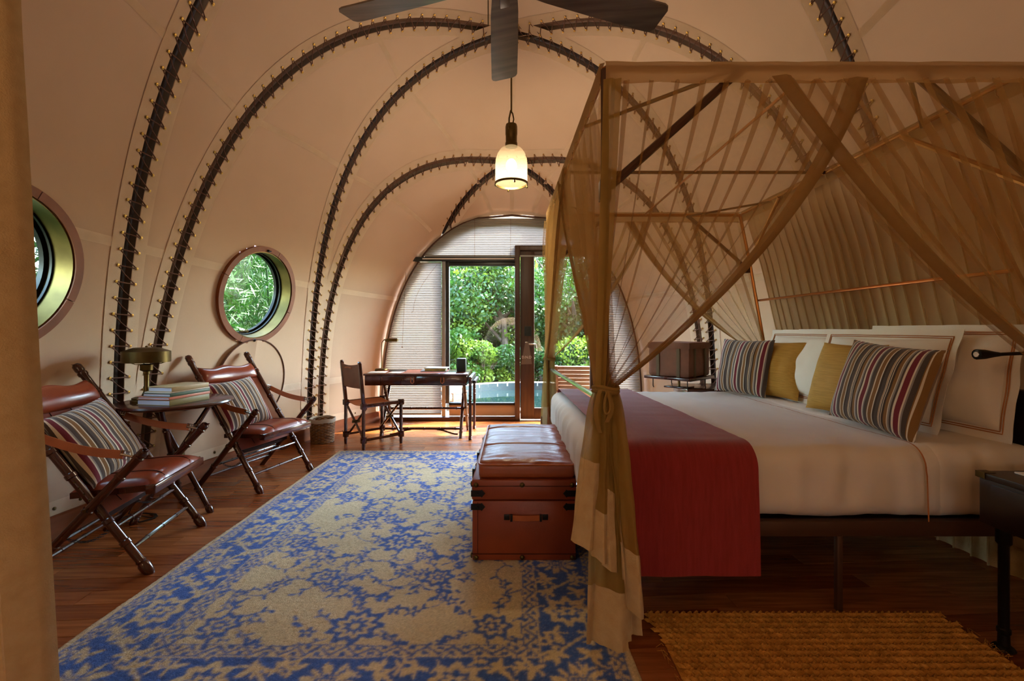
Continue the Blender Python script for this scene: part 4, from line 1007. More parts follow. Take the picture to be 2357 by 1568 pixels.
# ------------------------------------------------------------------ pillows
def sham(label, w, h, th, base, fd, lean, seed, roll=0):
    t = thing('pillow', label, 'pillow', group='white piped pillows at the head of the bed')
    b = obj('body', pillow(w, h, th, None, n=30, pinch=.03, seed=seed, wr=.010), M['sham'], t, False)
    fl = MB(); fw = .05; rows = []; N = 24; out_, in_ = [], []
    def per(o):
        L = []
        for k in range(4*N):
            s, q = divmod(k, N); q = q/N; x0, x1, z0, z1 = -w/2-o, w/2+o, -o, h+o
            L.append([(x0+(x1-x0)*q, z0), (x1, z0+(z1-z0)*q), (x1-(x1-x0)*q, z1), (x0, z1-(z1-z0)*q)][s])
        return L
    A, B_ = per(-.025), per(fw); mid_ = per(.012); rows = []
    for L, amp in ((A, 0), (mid_, .006), (B_, .016)):
        rows.append([Vector((x, amp*nz(x*9+seed, z*9, seed*1.3), z)) for x, z in L]); rows[-1].append(rows[-1][0])
    obj('flange', MB().slab(rows, .002, (0, 1, 0)), M['sham'], t, False)
    for o_ in (.004, .014): obj('piping', MB().tube([Vector((x, .006*nz(x*9+seed, z*9, seed*1.3)-.002, z)) for x, z in per(o_)], .0028, 5, closed=True), M['piping'], t, False)
    place(t, base, fd, lean, roll); return t
sham('white piped pillow lying flat against the head, beside the near reading light', .72, .44, .18, (2.20, 2.46, BT+.055), (-1, -.06), math.radians(9), 3)
sham('white piped pillow behind the large near striped cushion', .74, .43, .19, (2.02, 2.64, BT+.055), (-1, -.10), math.radians(16), 5)
sham('white piped pillow standing tallest behind the far mustard cushion', .78, .43, .17, (2.02, 3.32, BT+.055), (-1, -.05), math.radians(17), 7)
sham('white piped pillow at the back between both mustard cushions', .74, .42, .17, (2.19, 3.22, BT+.055), (-1, 0), math.radians(10), 9)
cushion('large striped cushion leaning in front of the near mustard cushion', .53, .45, .16, M['stripes'], (1.815, 2.36, BT+.012), (-1, -.06), math.radians(17), math.radians(4), 11, 'striped cushions')
cushion('small striped cushion at the far end of the cushion row', .47, .44, .14, M['stripes'], (1.765, 3.59, BT+.012), (-1, -.42), math.radians(14), math.radians(0), 12, 'striped cushions')
cushion('plain mustard cushion next to the small striped cushion', .47, .43, .15, M['mustard'], (1.925, 3.42, BT+.012), (-1, -.25), math.radians(15), math.radians(-1), 13, 'mustard cushions')
cushion('plain mustard cushion half behind the large striped cushion', .47, .44, .15, M['mustard'], (1.915, 2.74, BT+.012), (-1, -.08), math.radians(17), 0, 14, 'mustard cushions')
# ------------------------------------------------------------------ leather trunk and its seat cushion
KX0, KX1, KY0, KY1, KZ = -.209, .336, 2.42, 3.45, .438
t = thing('trunk', 'chestnut leather travel trunk with studded corners at the bed foot', 'trunk', ((KX0+KX1)/2, (KY0+KY1)/2, .0135)); z0 = .0135
obj('box', MB().bbox((KX0, KY0, z0), (KX1, KY1, .327), .008), M['leather_trunk'], t)
lid = obj('lid', MB().bbox((KX0-.003, KY0-.003, .332), (KX1+.003, KY1+.003, KZ), .010), M['leather_trunk'], t)
bd = MB()
for (zz, e) in ((z0+.035, 0), (.405, .003)):
    bd.box((KX0-.004-e, KY0-.004-e, zz), (KX1+.004+e, KY0+.01, zz+.002)); bd.box((KX0-.004-e, KY0, zz), (KX0, KY1, zz+.002))
bd.box((KX0+.028, KY0-.0035, z0+.04), (KX0+.030, KY0, .32)); obj('stitched_border', bd, M['leather_black'], t)
sm_ = [MB().ball((0, 0, 0), .0135, 10, q) for q in ((1, .6, 1), (.6, 1, 1))]
def stud(p, k, first=[None, None]):
    if first[k] is None: first[k] = obj('stud', sm_[k], M['brass_dark'], t, False); o = first[k]
    else: o = first[k].copy(); link(o, t)
    o.location = Vector(p)-t.location
for zz in (.412, z0+.018):
    for x in (KX0+.02, (KX0+KX1)/2-.01, KX1-.02): stud((x, KY0-.004, zz), 0)
    for y in np.linspace(KY0+.02, KY1-.02, 4): stud((KX0-.004, y, zz), 1)

for zz in (.368, .298):                                # iron corner straps with pointed ends, above and below the lid line
    for x0, sx in ((KX0, 1), (KX1, -1)):
        g = MB(); y = KY0-.0065; pr = [(x0-sx*.005, zz-.016), (x0+sx*.045, zz-.016), (x0+sx*.05, zz-.021), (x0+sx*.068, zz), (x0+sx*.05, zz+.021), (x0+sx*.045, zz+.016), (x0-sx*.005, zz+.016)]
        b = len(g.v); g.add([Vector((x, y, z)) for x, z in pr]+[Vector((x, y+.004, z)) for x, z in pr], [tuple(range(7)), tuple(range(13, 6, -1))]+[(i, (i+1) % 7, 7+(i+1) % 7, 7+i) for i in range(7)], False)
        g.box((x0-.006, KY0-.006, zz-.016), (x0+.006, KY0+.05, zz+.016)); g.ball((x0+sx*.03, y, zz), .005, 6); obj('corner_strap', g, M['black_metal'], t)
hx_ = (KX0+KX1)/2+.01; hz = .243
g = MB()
rows = [[Vector((hx_+.085*a, KY0-.012-.010*math.cos(a*PI/2), hz+w_)) for w_ in (-.014, .014)] for a in np.linspace(-1, 1, 11)]; hd = obj('handle', MB().slab(rows, .005, (0, 1, 0)), M['leather_tan'], t)
for s in (-1, 1):
    g = MB().bbox((hx_+s*.077-.006, KY0-.02, hz-.018), (hx_+s*.077+.006, KY0-.002, hz+.018), .002); g.bbox((hx_+s*.10-.016, KY0-.005, hz-.015), (hx_+s*.10+.016, KY0, hz+.015), .004); obj('handle_mount', g, M['black_metal'], hd)
for y in (KY0+.18, KY0+.52): obj('clasp', MB().bbox((KX0-.014, y-.02, .39), (KX0+.002, y+.02, KZ+.008), .004), M['black_metal'], t)
def cush(P, n):
    v = 0
    if n.z > .3:
        dx = min(P.x-KX0, KX1-P.x); dy = min(P.y-KY0, KY1-P.y); k = min(1, dx/.18)*min(1, dy/.18)
        v = .024*k*(2-k)+.004*nz(P.x*9, P.y*9, 1)+.0045*nz(P.x*4, P.y*24, 3)
        for yy in (KY0+.36, KY0+.82): v -= .012*math.exp(-((P.y-yy)/.013)**2)
        ed = max(0, 1-min(dx, dy)/.12); v += .006*ed*nz(P.x*26, P.y*26, 7)
    return Vector((0, 0, v))
cu = thing('trunk_cushion', 'soft tan leather seat cushion with piped edge on the trunk', 'cushion', (.085, 2.93, KZ))
obj('pad', MB().rbox((KX0+.032, KY0+.01, KZ+.0005), (KX1-.004, KY1-.01, KZ+.082), .022, (60, 110, 5), cush), M['leather_cushion'], cu)
x0, x1, y0, y1 = KX0+.033, KX1-.005, KY0+.011, KY1-.011; rr = .03
pp = [Vector((cx_+rr*math.cos(a), cy_+rr*math.sin(a), KZ+.075)) for cx_, cy_, a0 in ((x1-rr, y0+rr, -PI/2), (x1-rr, y1-rr, 0), (x0+rr, y1-rr, PI/2), (x0+rr, y0+rr, PI)) for a in np.linspace(a0, a0+PI/2, 6)]
obj('piping', MB().tube(pp, .0055, 6, closed=True), M['leather_tan'], cu)
for yy in (KY0+.36, KY0+.82):
    for d in (-.006, .006): obj('seam', MB().tube([Vector((x, yy+d, KZ+.082+cush(Vector((x, yy+.0, KZ+.08)), Vector((0, 0, 1))).z+.001)) for x in np.linspace(x0+.01, x1-.01, 24)], .0016, 4), M['leather_black'], cu)
# ================================================================== FOUR-POSTER NET
NY, FY, NZ_ = 1.80, 4.10, 2.245; XF = lambda y: .363-.04*(y-NY)/(FY-NY); XH = 2.03
cf = thing('four_poster', 'copper tube canopy frame with braces standing around the bed', 'canopy frame', ((XF(3)+XH)/2, (NY+FY)/2, 0))
rail = lambda nm, a, b, r, m: obj(nm, MB().tube([a, b], r, 8), m, cf)
for y in (NY, FY):
    rail('foot_post', (XF(y), y, 0), (XF(y), y, NZ_), .016, M['brown_metal'])
    rail('top_rail', (XF(y), y, NZ_), (XH, y, NZ_), .014, M['copper'])
    obj('head_post', MB().tube([(XH, y, NZ_), (2.12, y, 1.8), (2.26, y, 1.0), (2.42, y, 0) if abs(y-FY) < 9 else 0], .014, 8), M['copper'], cf)
    for x, s in ((XF(y), 1), (XH+.06, -1)):
        rail('brace', (x, y, 1.77), (x+s*.52, y, NZ_-.01), .017, M['brown_metal']); obj('bracket', MB().bbox((x-.022, y-.022, 1.73), (x+.022, y+.022, 1.81), .004), M['brown_metal'], cf)
    sy = 1 if y == NY else -1
    for x, s in ((XF(y), 1), (XH, -1)): rail('corner_brace', (x, y+sy*.48, NZ_-.012), (x+s*.48, y, NZ_-.012), .009, M['brown_metal'])
    rail('head_brace', (XH+.06, y, 1.77), (XH, y+sy*.6, NZ_-.01), .014, M['copper'])
rail('top_rail', (XF(NY), NY, NZ_), (XF(FY), FY, NZ_), .014, M['copper'])
for d in (0, .035): rail('top_rail', (XH+d, NY, NZ_-d*.5), (XH+d, FY, NZ_-d*.5), .011, M['copper'])
rail('cross_bar', (XF(2.98), 2.98, NZ_), (XH, 2.98, NZ_), .011, M['brown_metal'])
rail('ridge_bar', (1.18, NY, NZ_+.005), (1.18, FY, NZ_+.005), .008, M['copper'])
rail('foot_bar', (XF(NY)+.01, NY, .935), (XF(FY)+.02, FY, .875), .014, M['chrome'])
rail('head_bar', (2.17, 2.0, 1.485), (2.19, FY, 1.485), .010, M['copper'])
# top cover with its band
tc_ = thing('bed_canopy', 'sheer net canopy roof with solid band around its edge', 'canopy', (1.2, 2.95, NZ_))
g = MB(); rows = [[Vector((XF(y)+(XH-XF(y))*i/14, y, NZ_+.018+.004*nz(i*.7, y*3, 2))) for i in range(15)] for y in np.linspace(NY, FY, 17)]; obj('roof_net', g.sheet(rows), M['net_roof'], tc_)
def band(a, b, nm, outw, n=40):
    a, b = Vector(a), Vector(b); o_ = Vector(outw); rows = []
    for z in (.026, .02, .0, -.03, -.058, -.062):
        rows.append([a.lerp(b, i/n)+o_*(.019 if z < .024 else .0)+Vector((0, 0, z+(.005*nz(i*.35, z*20, 3) if z > -.05 else .006*nz(i*.3, 4, 1)))) for i in range(n+1)])
    obj(nm, MB().sheet(rows), M['valance'], tc_)
band((XF(NY), NY, NZ_), (XH, NY, NZ_), 'band', (0, -1, 0)); band((XF(FY), FY, NZ_), (XH, FY, NZ_), 'band', (0, 1, 0)); band((XF(NY), NY, NZ_), (XF(FY), FY, NZ_), 'band', (-1, 0, 0)); band((XH, NY, NZ_), (XH, FY, NZ_), 'band', (1, 0, 0))
# drawn net curtains
def net_panel(root, T0, T1, G, sag, npl, outw, rad=.045, fold=2.1, nt_=26, hemw=.075, seed=0, post=False):
    """pleated sheet hung from T0..T1 (T0 over the post) and gathered at G; the free edge sags"""
    T0, T1, G, sag, o_ = (Vector(v) for v in (T0, T1, G, sag, outw)); ax = (T1-T0); Wd = ax.length; ax = ax.normalized(); N = npl*10
    def strand(s, t, off=0.0):
        ph = 2*PI*npl*s+.9*math.sin(9*s+seed); per_ = Wd/npl
        fx = s*Wd-fold*per_/(2*PI)*math.sin(ph)
        top = T0+ax*max(0, min(Wd, fx)); q = G+ax*((s-.5)*rad*1.5)+o_*(rad*.75*math.sin(ph*.5+s*3))
        e = t; p = top.lerp(q, e); p += sag*(4*t*(1-t))*s**1.4
        amp = per_*.30*(.3+.7*math.sin(min(1, t*3)*PI/2))*(1-t*.82); p += o_*(amp*math.cos(ph)+.006*math.cos(ph*2.3+4*t)+off)
        return p
    rows = [[strand(i/N, j/nt_) for i in range(N+1)] for j in range(nt_+1)]; obj('net', MB().sheet(rows), M['net'], root)
    rows = []
    for j in range(nt_+1):
        t = j/nt_; p0 = strand(1, t, .008); p1 = strand(.93, t, .008); d = (p0-p1); d = d.normalized() if d.length > 1e-5 else ax; wv = hemw*(1-t*.6); rows.append([p0-d*wv+o_*.012, p0-d*wv*.66+o_*.02, p0-d*wv*.33+o_*.012, p0+o_*.004, p0-d*wv*.25-o_*.008])
    obj('hem_band', MB().sheet(rows), M['net_hem'], root)
    if post:                                           # doubled edge running down the post
        rows = []
        for j in range(nt_+1):
            t = j/nt_; p0 = strand(0, t, .006); wv = .055*(1-t*.55); rows.append([p0-ax*.012, p0+ax*wv*.3+o_*.012, p0+ax*wv*.6+o_*.004, p0+ax*wv+o_*.012])
        obj('post_hem', MB().sheet(rows), M['net_tail'], root)
def curtain(label, loc): return thing('bed_curtain', label, 'curtain', loc, 0, 'net curtains tied to the bed posts')
def tie(root, G, r=.05, bow=True, outw=(0, -1, 0)):
    G = Vector(G); g = MB()
    for dz in (-.008, .004): g.tube([G+Vector((r*math.cos(a), r*.9*math.sin(a), dz+.006*math.sin(a*2))) for a in np.linspace(0, 2*PI, 21)[:-1]], .009, 6, closed=True)
    o_ = Vector(outw); f = G+o_*(r+.008)+Vector((-.02, 0, 0))
    if bow:
        for s, L in ((-1, .16), (1, .12)):
            rows = [[f+Vector((s*(.012+.03*math.sin(k*PI)*.6)+w_*.008, 0, -L*k))+o_*(.012*math.sin(k*PI)) for w_ in (-1, 1)] for k in np.linspace(0, 1, 7)]; g.slab(rows, .003, o_)
        lp = [f+Vector((.015*math.sin(k*2*PI)*.8+.012, 0, -.085*math.sin(k*PI)))+o_*.018 for k in np.linspace(0, 1, 12)]; g.tube(lp, .005, 6)
    obj('tie', g, M['tie'], root)
def tail(root, G, cols, outw, seed):
    """cols: (x left/right fraction at bottom, split height, bottom height, depth offset, half width at bottom, centre offset)"""
    G = Vector(G); o_ = Vector(outw); sx = Vector((0, 0, 1)).cross(o_) if abs(o_.y) > .5 else Vector((0, 1, 0)); sx = Vector((1, 0, 0)) if abs(o_.y) > .5 else sx
    for ci, (xa, xb, zs, zb, dep, npl, skew) in enumerate(cols):
        n = npl*8+10
        def pt(s, z):
            k = max(0, min(1, (G.z-z)/(G.z-zb+1e-6))); e = k**.62
            xw = ((s-.5)*.085)*(1-e)+(xa+(xb-xa)*s)*e; ph = 2*PI*npl*s+seed+ci*2
            d = dep*(.25+.75*e)+(.006+.016*e)*math.cos(ph)+.006*math.cos(ph*3+1)*e+.008*nz(s*5+ci, z*6, seed)
            xw += .012*e*math.sin(ph*1.0+1)+.006*nz(z*7, s*6, seed+ci); return G+sx*xw+o_*d+Vector((0, 0, z-G.z))
        def zof(s, t, a, b): return a+(b-a)*t
        bot = lambda s: zb+skew*(s-.5); spl = lambda s: zs+skew*(s-.5)
        obj('net_tail', MB().sheet([[pt(s, G.z-.005+(spl(s)-G.z+.005)*j/16) for s in np.linspace(0, 1, n+1)] for j in range(17)]), M['net_tail'], root)
        obj('linen_hem', MB().slab([[pt(s, spl(s)+.006+(bot(s)-spl(s))*j/12) for s in np.linspace(0, 1, n+1)] for j in range(13)], .0025, o_), M['linen'], root)
ZN = NZ_-.055
GN = (XF(NY)+.0, NY-.012, 1.0)
nf = curtain('olive net curtain tied with a bow at the foot post nearest the trunk', (XF(NY), NY, 0))
net_panel(nf, (XF(NY)-.0, NY-.02, ZN), (1.36, NY-.02, ZN), GN, (.13, 0, -.02), 11, (0, -1, 0), seed=1, post=True)
net_panel(nf, (XF(NY)-.015, NY, ZN), (XF(3.05)-.015, 3.05, ZN), GN, (0, .10, -.02), 9, (-1, 0, 0), seed=2)
tie(nf, GN, .047)
tail(nf, GN, [(-.09, .07, .235, .012, .030, 1, -.03), (-.13, -.04, .72, .40, .05, 1, -.03), (-.02, .085, .60, .30, .050, 1, -.07), (.055, .115, .40, .17, .062, 1, -.05), (-.065, -.01, .54, .36, .066, 1, -.04), (.03, .155, .22, .02, .0, 1, .02)], (0, -1, 0), 1)
GH = (2.24, NY-.012, 1.0)
nh = curtain('olive net curtain drawn towards the head beside the near reading light', (2.13, NY, 0))
net_panel(nh, (XH+.02, NY-.04, ZN), (.985, NY-.03, ZN), GH, (-.03, 0, -.09), 11, (0, -1, 0), seed=3, hemw=.07)
tie(nh, GH, .047)
tail(nh, GH, [(-.08, .08, .30, .02, .0, 3, 0)], (0, -1, 0), 5)
GF = (XF(FY)+.01, FY, .97)
ff = curtain('tan net curtain tied at the foot post beside the glass door', (XF(FY), FY, 0))
net_panel(ff, (XF(FY)-.015, FY, ZN), (XF(2.7)-.015, 2.7, ZN), GF, (0, -.10, -.02), 8, (-1, 0, 0), seed=4)
net_panel(ff, (XF(FY), FY+.015, ZN), (1.25, FY+.015, ZN), GF, (.08, 0, -.05), 8, (0, 1, 0), seed=5)
tie(ff, GF, .047, False)
tail(ff, GF, [(-.10, .07, .45, .02, .03, 3, 0), (-.06, .09, .55, .08, .05, 2, .03)], (0, -1, 0), 8)
GB = (2.235, FY, 1.02)
fh = curtain('tan net curtain drawn to the head post behind the far pillows', (2.235, FY, 0))
net_panel(fh, (XH, FY+.012, ZN), (1.0, FY+.012, ZN), GB, (-.04, 0, -.13), 8, (0, 1, 0), seed=6)
tie(fh, GB, .045, False); tail(fh, GB, [(-.07, .07, .30, .02, .02, 3, 0)], (0, -1, 0), 9)
# head curtain: a full pleated sheet behind the pillows
hc = thing('head_curtain', 'pleated tan net hanging full width behind the pillows', 'curtain', (2.2, 2.95, 0))
rows = []; npl = 26; n = npl*8
for j in range(25):
    k = j/24; z = NZ_-.03+(.16-NZ_+.03)*k; xb = float(np.interp(z, [0, .7, 1.0, 1.8, NZ_], [2.48, 2.445, 2.385, 2.20, XH+.03])); r = []
    for i in range(n+1):
        s = i/n; ph = 2*PI*npl*s+1.5*math.sin(11*s); y = NY+.02+(FY-NY-.03)*(s+.010*math.sin(ph)*min(1, k*5+.3)); zz = z+(.03*abs(math.cos(PI*npl*s*.5)) if j == 0 else 0)
        am = .014+.008*nz(s*8, k*2, 2)
        r.append(Vector((xb+am*math.cos(ph)*min(1, .4+k*3)+.015*nz(s*14, k*1.5, 6), y, zz)))
    rows.append(r)
obj('net', MB().sheet(rows), M['net_head'], hc)
rows2 = [[p+Vector((.0, 0, (.16-p.z)*0-(.15*j))) for p in rows[-1]] for j in (0, 1)]; obj('linen_hem', MB().sheet(rows2), M['linen'], hc)
g = MB()
for i in range(15): y = NY+.12+i*.15; g.tube([(XH+.02+.022*math.cos(a), y+.004*a, NZ_-.01+.03*math.sin(a)) for a in np.linspace(0, 2*PI, 9)[:-1]], .003, 5, closed=True)
obj('hanging_loops', g, M['linen'], hc)
# ================================================================== BEDSIDE
t = thing('nightstand', 'dark campaign nightstand with notepad at the near bedside', 'nightstand', (2.16, 1.52, 0))
X0, X1, Y0, Y1 = 1.825, 2.50, 1.24, 1.80
obj('top', MB().bbox((X0-.006, Y0-.006, .652), (X1, Y1+.006, .676), .004), M['blackwood'], t)
obj('body', MB().bbox((X0, Y0, .478), (X1, Y1, .652), .005), M['blackwood'], t)
dr = obj('drawer', MB().bbox((X0-.008, Y0+.05, .50), (X0, Y1-.05, .64), .003), M['blackwood'], t); obj('knob', MB().ball((X0-.016, (Y0+Y1)/2, .57), .014, 8), M['brass_dark'], dr)
for y in (Y0-.007, Y1-.03): obj('corner_plate', MB().box((X0-.008, y, .655), (X0+.035, y+.037, .678)), M['brass_dark'], t)
for x in (X0+.065, X1-.06):
    for y in (Y0+.05, Y1-.03): obj('leg', MB().lathe([(.03, 0), (.036, .004), (.030, .012), (.019, .018), (.017, .06), (.021, .065), (.021, .08), (.0165, .085), (.0165, .40), (.024, .41), (.024, .478)], 16, Matrix.Translation((x, y, 0))), M['black_metal'], t)
o = obj('notepad', MB().bbox((-.11, -.10, 0), (.11, .10, .006), .001), M['paper']); o.location = (2.03, 1.66, .6765); o.rotation_euler = (0, 0, -.1); o['label'] = 'white notepad lying on the near dark nightstand'; o['category'] = 'notepad'
t = thing('pencil', 'wooden pencil lying across the white notepad', 'pencil', (2.0, 1.68, .6863), -.42)
obj('shaft', MB().tube([(-.07, 0, 0), (.085, 0, 0)], .0037, 6), pbr('pencil_wood', 'B8834A', .5), t, False); obj('point', MB().tube([(-.07, 0, 0), (-.086, 0, 0)], [.0037, .0006], 6), M['black_metal'], t, False)
def reading_light(label, a, b, c):
    a, b, c = Vector(a), Vector(b), Vector(c); t = thing('reading_light', label, 'lamp', tuple(c), 0, 'bedside reading lights'); d = (a-b).normalized()
    obj('arm', MB().tube([c, c.lerp(b, .5)+Vector((0, 0, .01)), b], .0075, 8), M['black_metal'], t)
    obj('head', MB().tube([b, b+d*.02, b+d*.06, b+d*.095, a-d*.004, a], [.009, .012, .02, .022, .020, .012], 12), M['black_metal'], t)
    obj('lens', MB().tube([a-d*.002, a+d*.002], [.013, .011], 12), M['chrome'], t)
    obj('wall_mount', MB().lathe([(.001, 0), (.03, 0), (.03, .02), (.001, .022)], 16, Matrix.Translation(c) @ Matrix.Rotation(-PI/2, 4, 'Y')), M['black_metal'], t)
reading_light('black reading light reaching over the near pillow', at(2247, 816, 1.93), at(2300, 816, 1.93), (2.42, 1.95, 1.12))
reading_light('black reading light poking out behind the far pillows', at(1700, 791, 4.02), at(1722, 792, 4.0), (2.42, 3.97, 1.10))
o = obj('headboard', MB().bbox((2.345, 1.96, .36), (2.385, 3.92, .95), .02), M['blackwood'], bed)
# far nightstand with box lamp
t = thing('nightstand', 'reddish campaign chest nightstand beyond the far side of the bed', 'nightstand', (1.98, 4.42, 0))
obj('body', MB().bbox((1.62, 4.22, .10), (2.22, 4.62, .655), .006), M['mahogany_red'], t); obj('top', MB().bbox((1.60, 4.20, .655), (2.24, 4.64, .685), .005), M['mahogany'], t)
for k in range(2): d_ = obj('drawer', MB().bbox((1.612, 4.24, .13+.26*k), (1.622, 4.60, .37+.26*k), .003), M['mahogany'], t); obj('knob', MB().ball((1.604, 4.42, .25+.26*k), .012, 8), M['brass_dark'], d_)
for x in (1.65, 2.19):
    for y in (4.25, 4.59): obj('foot', MB().lathe([(.03, 0), (.034, .05), (.026, .1)], 12, Matrix.Translation((x, y, 0))), M['mahogany'], t)
lc = at(1563, 830, 4.32); t = thing('box_lamp', 'brown leather box shade lamp on the far nightstand', 'lamp', (lc.x, lc.y, .685)); mr = Matrix.Translation((lc.x, lc.y, 0)) @ Matrix.Rotation(math.radians(42), 4, 'Z')
hs = .20; zb, ztp = .80, 1.10
obj('shade', MB().rbox((-hs, -hs, zb), (hs, hs, ztp), .02, (18, 18, 12), lambda P, n: n*(.008*nz(P.x*7, P.y*7, P.z*9))), M['lamp_leather'], t)
t.children[-1].data.transform(Matrix.Translation(-t.location) @ mr @ Matrix.Translation(t.location))
def inst(nm, mb, m): o = obj(nm, mb, m, t); o.data.transform(Matrix.Translation(-t.location) @ mr @ Matrix.Translation(t.location)); return o
inst('lid_flap', MB().rbox((-hs-.008, -hs-.008, ztp-.05), (hs+.008, hs+.008, ztp+.012), .012, (10, 10, 3), lambda P, n: n*(.004*nz(P.x*9, P.y*9, 3))), M['lamp_leather'])
inst('base_board', MB().bbox((-hs-.03, -hs-.03, zb-.028), (hs+.03, hs+.03, zb-.002), .004), M['mahogany'])
for sx in (-.1, .1):
    inst('strap', MB().bbox((-hs-.008, sx-.016, zb), (-hs+.004, sx+.016, ztp-.045), .002), M['strap_green']); inst('strap', MB().bbox((sx-.016, -hs-.008, zb), (sx+.016, -hs+.004, ztp-.045), .002), M['strap_green'])
for sx in (-1, 1):
    for sy in (-1, 1): inst('stem', MB().tube([(sx*.17, sy*.17, zb-.028), (sx*.17, sy*.17, .70), (sx*.17+.012, sy*.17, .687)], .005, 6), M['black_metal'])
inst('foot_plate', MB().bbox((-.1, -.1, .6855), (.1, .1, .70), .003), M['mahogany']); inst('stem', MB().tube([(0, 0, .70), (0, 0, zb)], .012, 8), M['brass_dark'])
# ------------------------------------------------------------------ braided jute mat
t = thing('jute_mat', 'rectangular braided jute mat on the boards beside the bed', 'mat', (1.2, 1.5, 0)); MX0, MX1, MY0, MY1 = .585, 1.84, 1.0, 1.985
g = MB(); nr = 30; r_ = random.Random(5)
for i in range(nr):
    y = MY0+(MY1-MY0)*(i+.5)/nr; n = 46; ph = (i % 2)*.5; x0 = MX0+r_.uniform(-.008, .008)+.012*math.sin(i*.4)-(i-nr)*.0016; x1 = MX1+r_.uniform(-.012, .012)
    for k in range(n):
        for s in (-1, 1):
            x = x0+(x1-x0)*(k+ph*.6+.25*(s+1))/n; a = s*.62; m4 = Matrix.Translation((x, y+s*.0075, .0095+r_.uniform(-.001, .002))) @ Matrix.Rotation(a, 4, 'Z')
            q = [m4 @ Vector(p) for p in ((-.022, 0, 0), (.022, 0, 0), (0, -.0095, -.002), (0, .0095, -.002), (-.008, 0, .0095), (.008, 0, .0095))]; g.add(q, [(0, 2, 4), (2, 5, 4), (2, 1, 5), (1, 3, 5), (3, 4, 5), (3, 0, 4)])
obj('braid', g, M['jute'], t, kind='stuff'); obj('backing', MB().bbox((MX0+.01, MY0, .001), (MX1-.012, MY1-.012, .008), .003), M['jute'], t)
g = MB()
for k in range(40):
    y = MY0+(MY1-MY0)*r_.random(); s = r_.random() < .5; x = MX0-.0 if s else MX1; g.tube([(x, y, .008), (x+(-.02 if s else .02)*r_.random(), y+r_.uniform(-.02, .02), .012+.01*r_.random()), (x+(-.035 if s else .035)*r_.random(), y+r_.uniform(-.03, .03), .006)], .0011, 3)
obj('loose_fibres', g, M['jute'], t, kind='stuff')
# ================================================================== CEILING FAN AND PENDANT
FX, FYc, FZ = -.03, 1.87, 2.66
t = thing('ceiling_fan', 'five blade ceiling fan with dark oak blades under the vault', 'fan', (FX, FYc, FZ)); mt = Matrix.Translation((FX, FYc, FZ))
obj('motor', MB().lathe([(.001, -.015), (.06, -.012), (.085, .01), (.09, .07), (.07, .11), (.03, .13), (.001, .14)], 32, mt), M['brown_metal'], t)
zr = tent(1, FYc).z; obj('downrod', MB().tube([(FX, FYc, FZ+.1), (FX, FYc, zr)], .014, 10), M['brown_metal'], t); obj('mount', MB().lathe([(.02, zr-FZ-.10), (.07, zr-FZ-.02), (.07, zr-FZ)], 20, mt), M['brown_metal'], t)
M['blade'] = pbr('fan_blade', '4A433C', .35, var='7A7066', vscale=7, stretch=(.35, 3.6, 1), coat=.2)
for k in range(5):
    a = math.radians(91+72*k+(-1 if k == 1 else (1 if k == 4 else 0))); mk = mt @ Matrix.Rotation(a, 4, 'Z') @ Matrix.Rotation(math.radians(-13), 4, 'X')
    pts = []
    for x, wv in ((.11, .056), (.22, .064), (.45, .070), (.735, .074), (.754, .067), (.765, .05)): pts.append((x, wv))
    rows = [[mk @ Vector((x, -wv+2*wv*j/6, .0)) for j in range(7)] for x, wv in pts]
    b = obj('blade', MB().slab(rows, .008, (0, 0, 1)), M['blade'], t); obj('blade_iron', MB().bbox((.05, -.022, -.008), (.17, .022, -.001), .003, mk), M['brown_metal'], b)
obj('pull_chain', MB().tube([(FX-.07, FYc+.06, FZ-.05), (FX-.07, FYc+.06, FZ-.16)], .002, 4), M['brass_dark'], t)
PX, PY = -.006, 4.23; pt_ = at(1177, 430, PY); zb = H+(YH-424)*PY/F; zs = H+(YH-337)*PY/F; zc = H+(YH-287)*PY/F
t = thing('pendant_light', 'lit bell jar pendant with frosted cream glass on bronze stem', 'lamp', (PX, PY, zb)); mt = Matrix.Translation((PX, PY, 0)); R_ = .147
prof = [(R_, zb), (R_, zb+.18), (R_*.97, zb+.23), (R_*.85, zb+.28), (R_*.66, zb+.32), (.056, zs)]
obj('shade', MB().lathe(prof, 48, mt, False), M['shade'], t)
obj('rim', MB().lathe([(R_-.004, zb-.006), (R_+.006, zb-.006), (R_+.006, zb+.012), (R_-.004, zb+.012), (R_-.004, zb-.006)], 48, mt, False), M['brass_dark'], t)
obj('bottom_glass', MB().lathe([(.001, zb-.003), (R_-.004, zb-.003)], 40, mt, False), M['glass'], t)
for k in range(4): a = PI/2*k+.2; obj('rim_knob', MB().lathe([(.004, .01), (.006, -.012), (.009, -.02), (.006, -.028), (.001, -.03)], 8, mt @ Matrix.Translation((R_*math.cos(a), R_*math.sin(a), zb))), M['brass_dark'], t)
obj('socket', MB().lathe([(.056, zs-.004), (.056, zs+.03), (.052, zs+.035), (.052, zs+.10), (.055, zs+.105), (.055, zc-.02), (.05, zc), (.001, zc+.003)], 28, mt), M['brass_dark'], t)
zr = tent(1, PY).z
obj('stem', MB().tube([(PX, PY, zc+.12), (PX, PY, zr+.02)], .008, 8), M['brass_dark'], t)
g = MB().tube([(PX-.02, PY, zc-.10), (PX-.022, PY-.055, zc-.05), (PX-.02, PY-.02, zc+.05), (PX-.005, PY, zc+.13)], .008, 6); g.tube([(PX+.01, PY, zc-.01), (PX+.022, PY-.02, zc+.04), (PX+.012, PY, zc+.10), (PX, PY, zc+.12)], .007, 6); obj('swivel_bracket', g, M['brass_dark'], t)
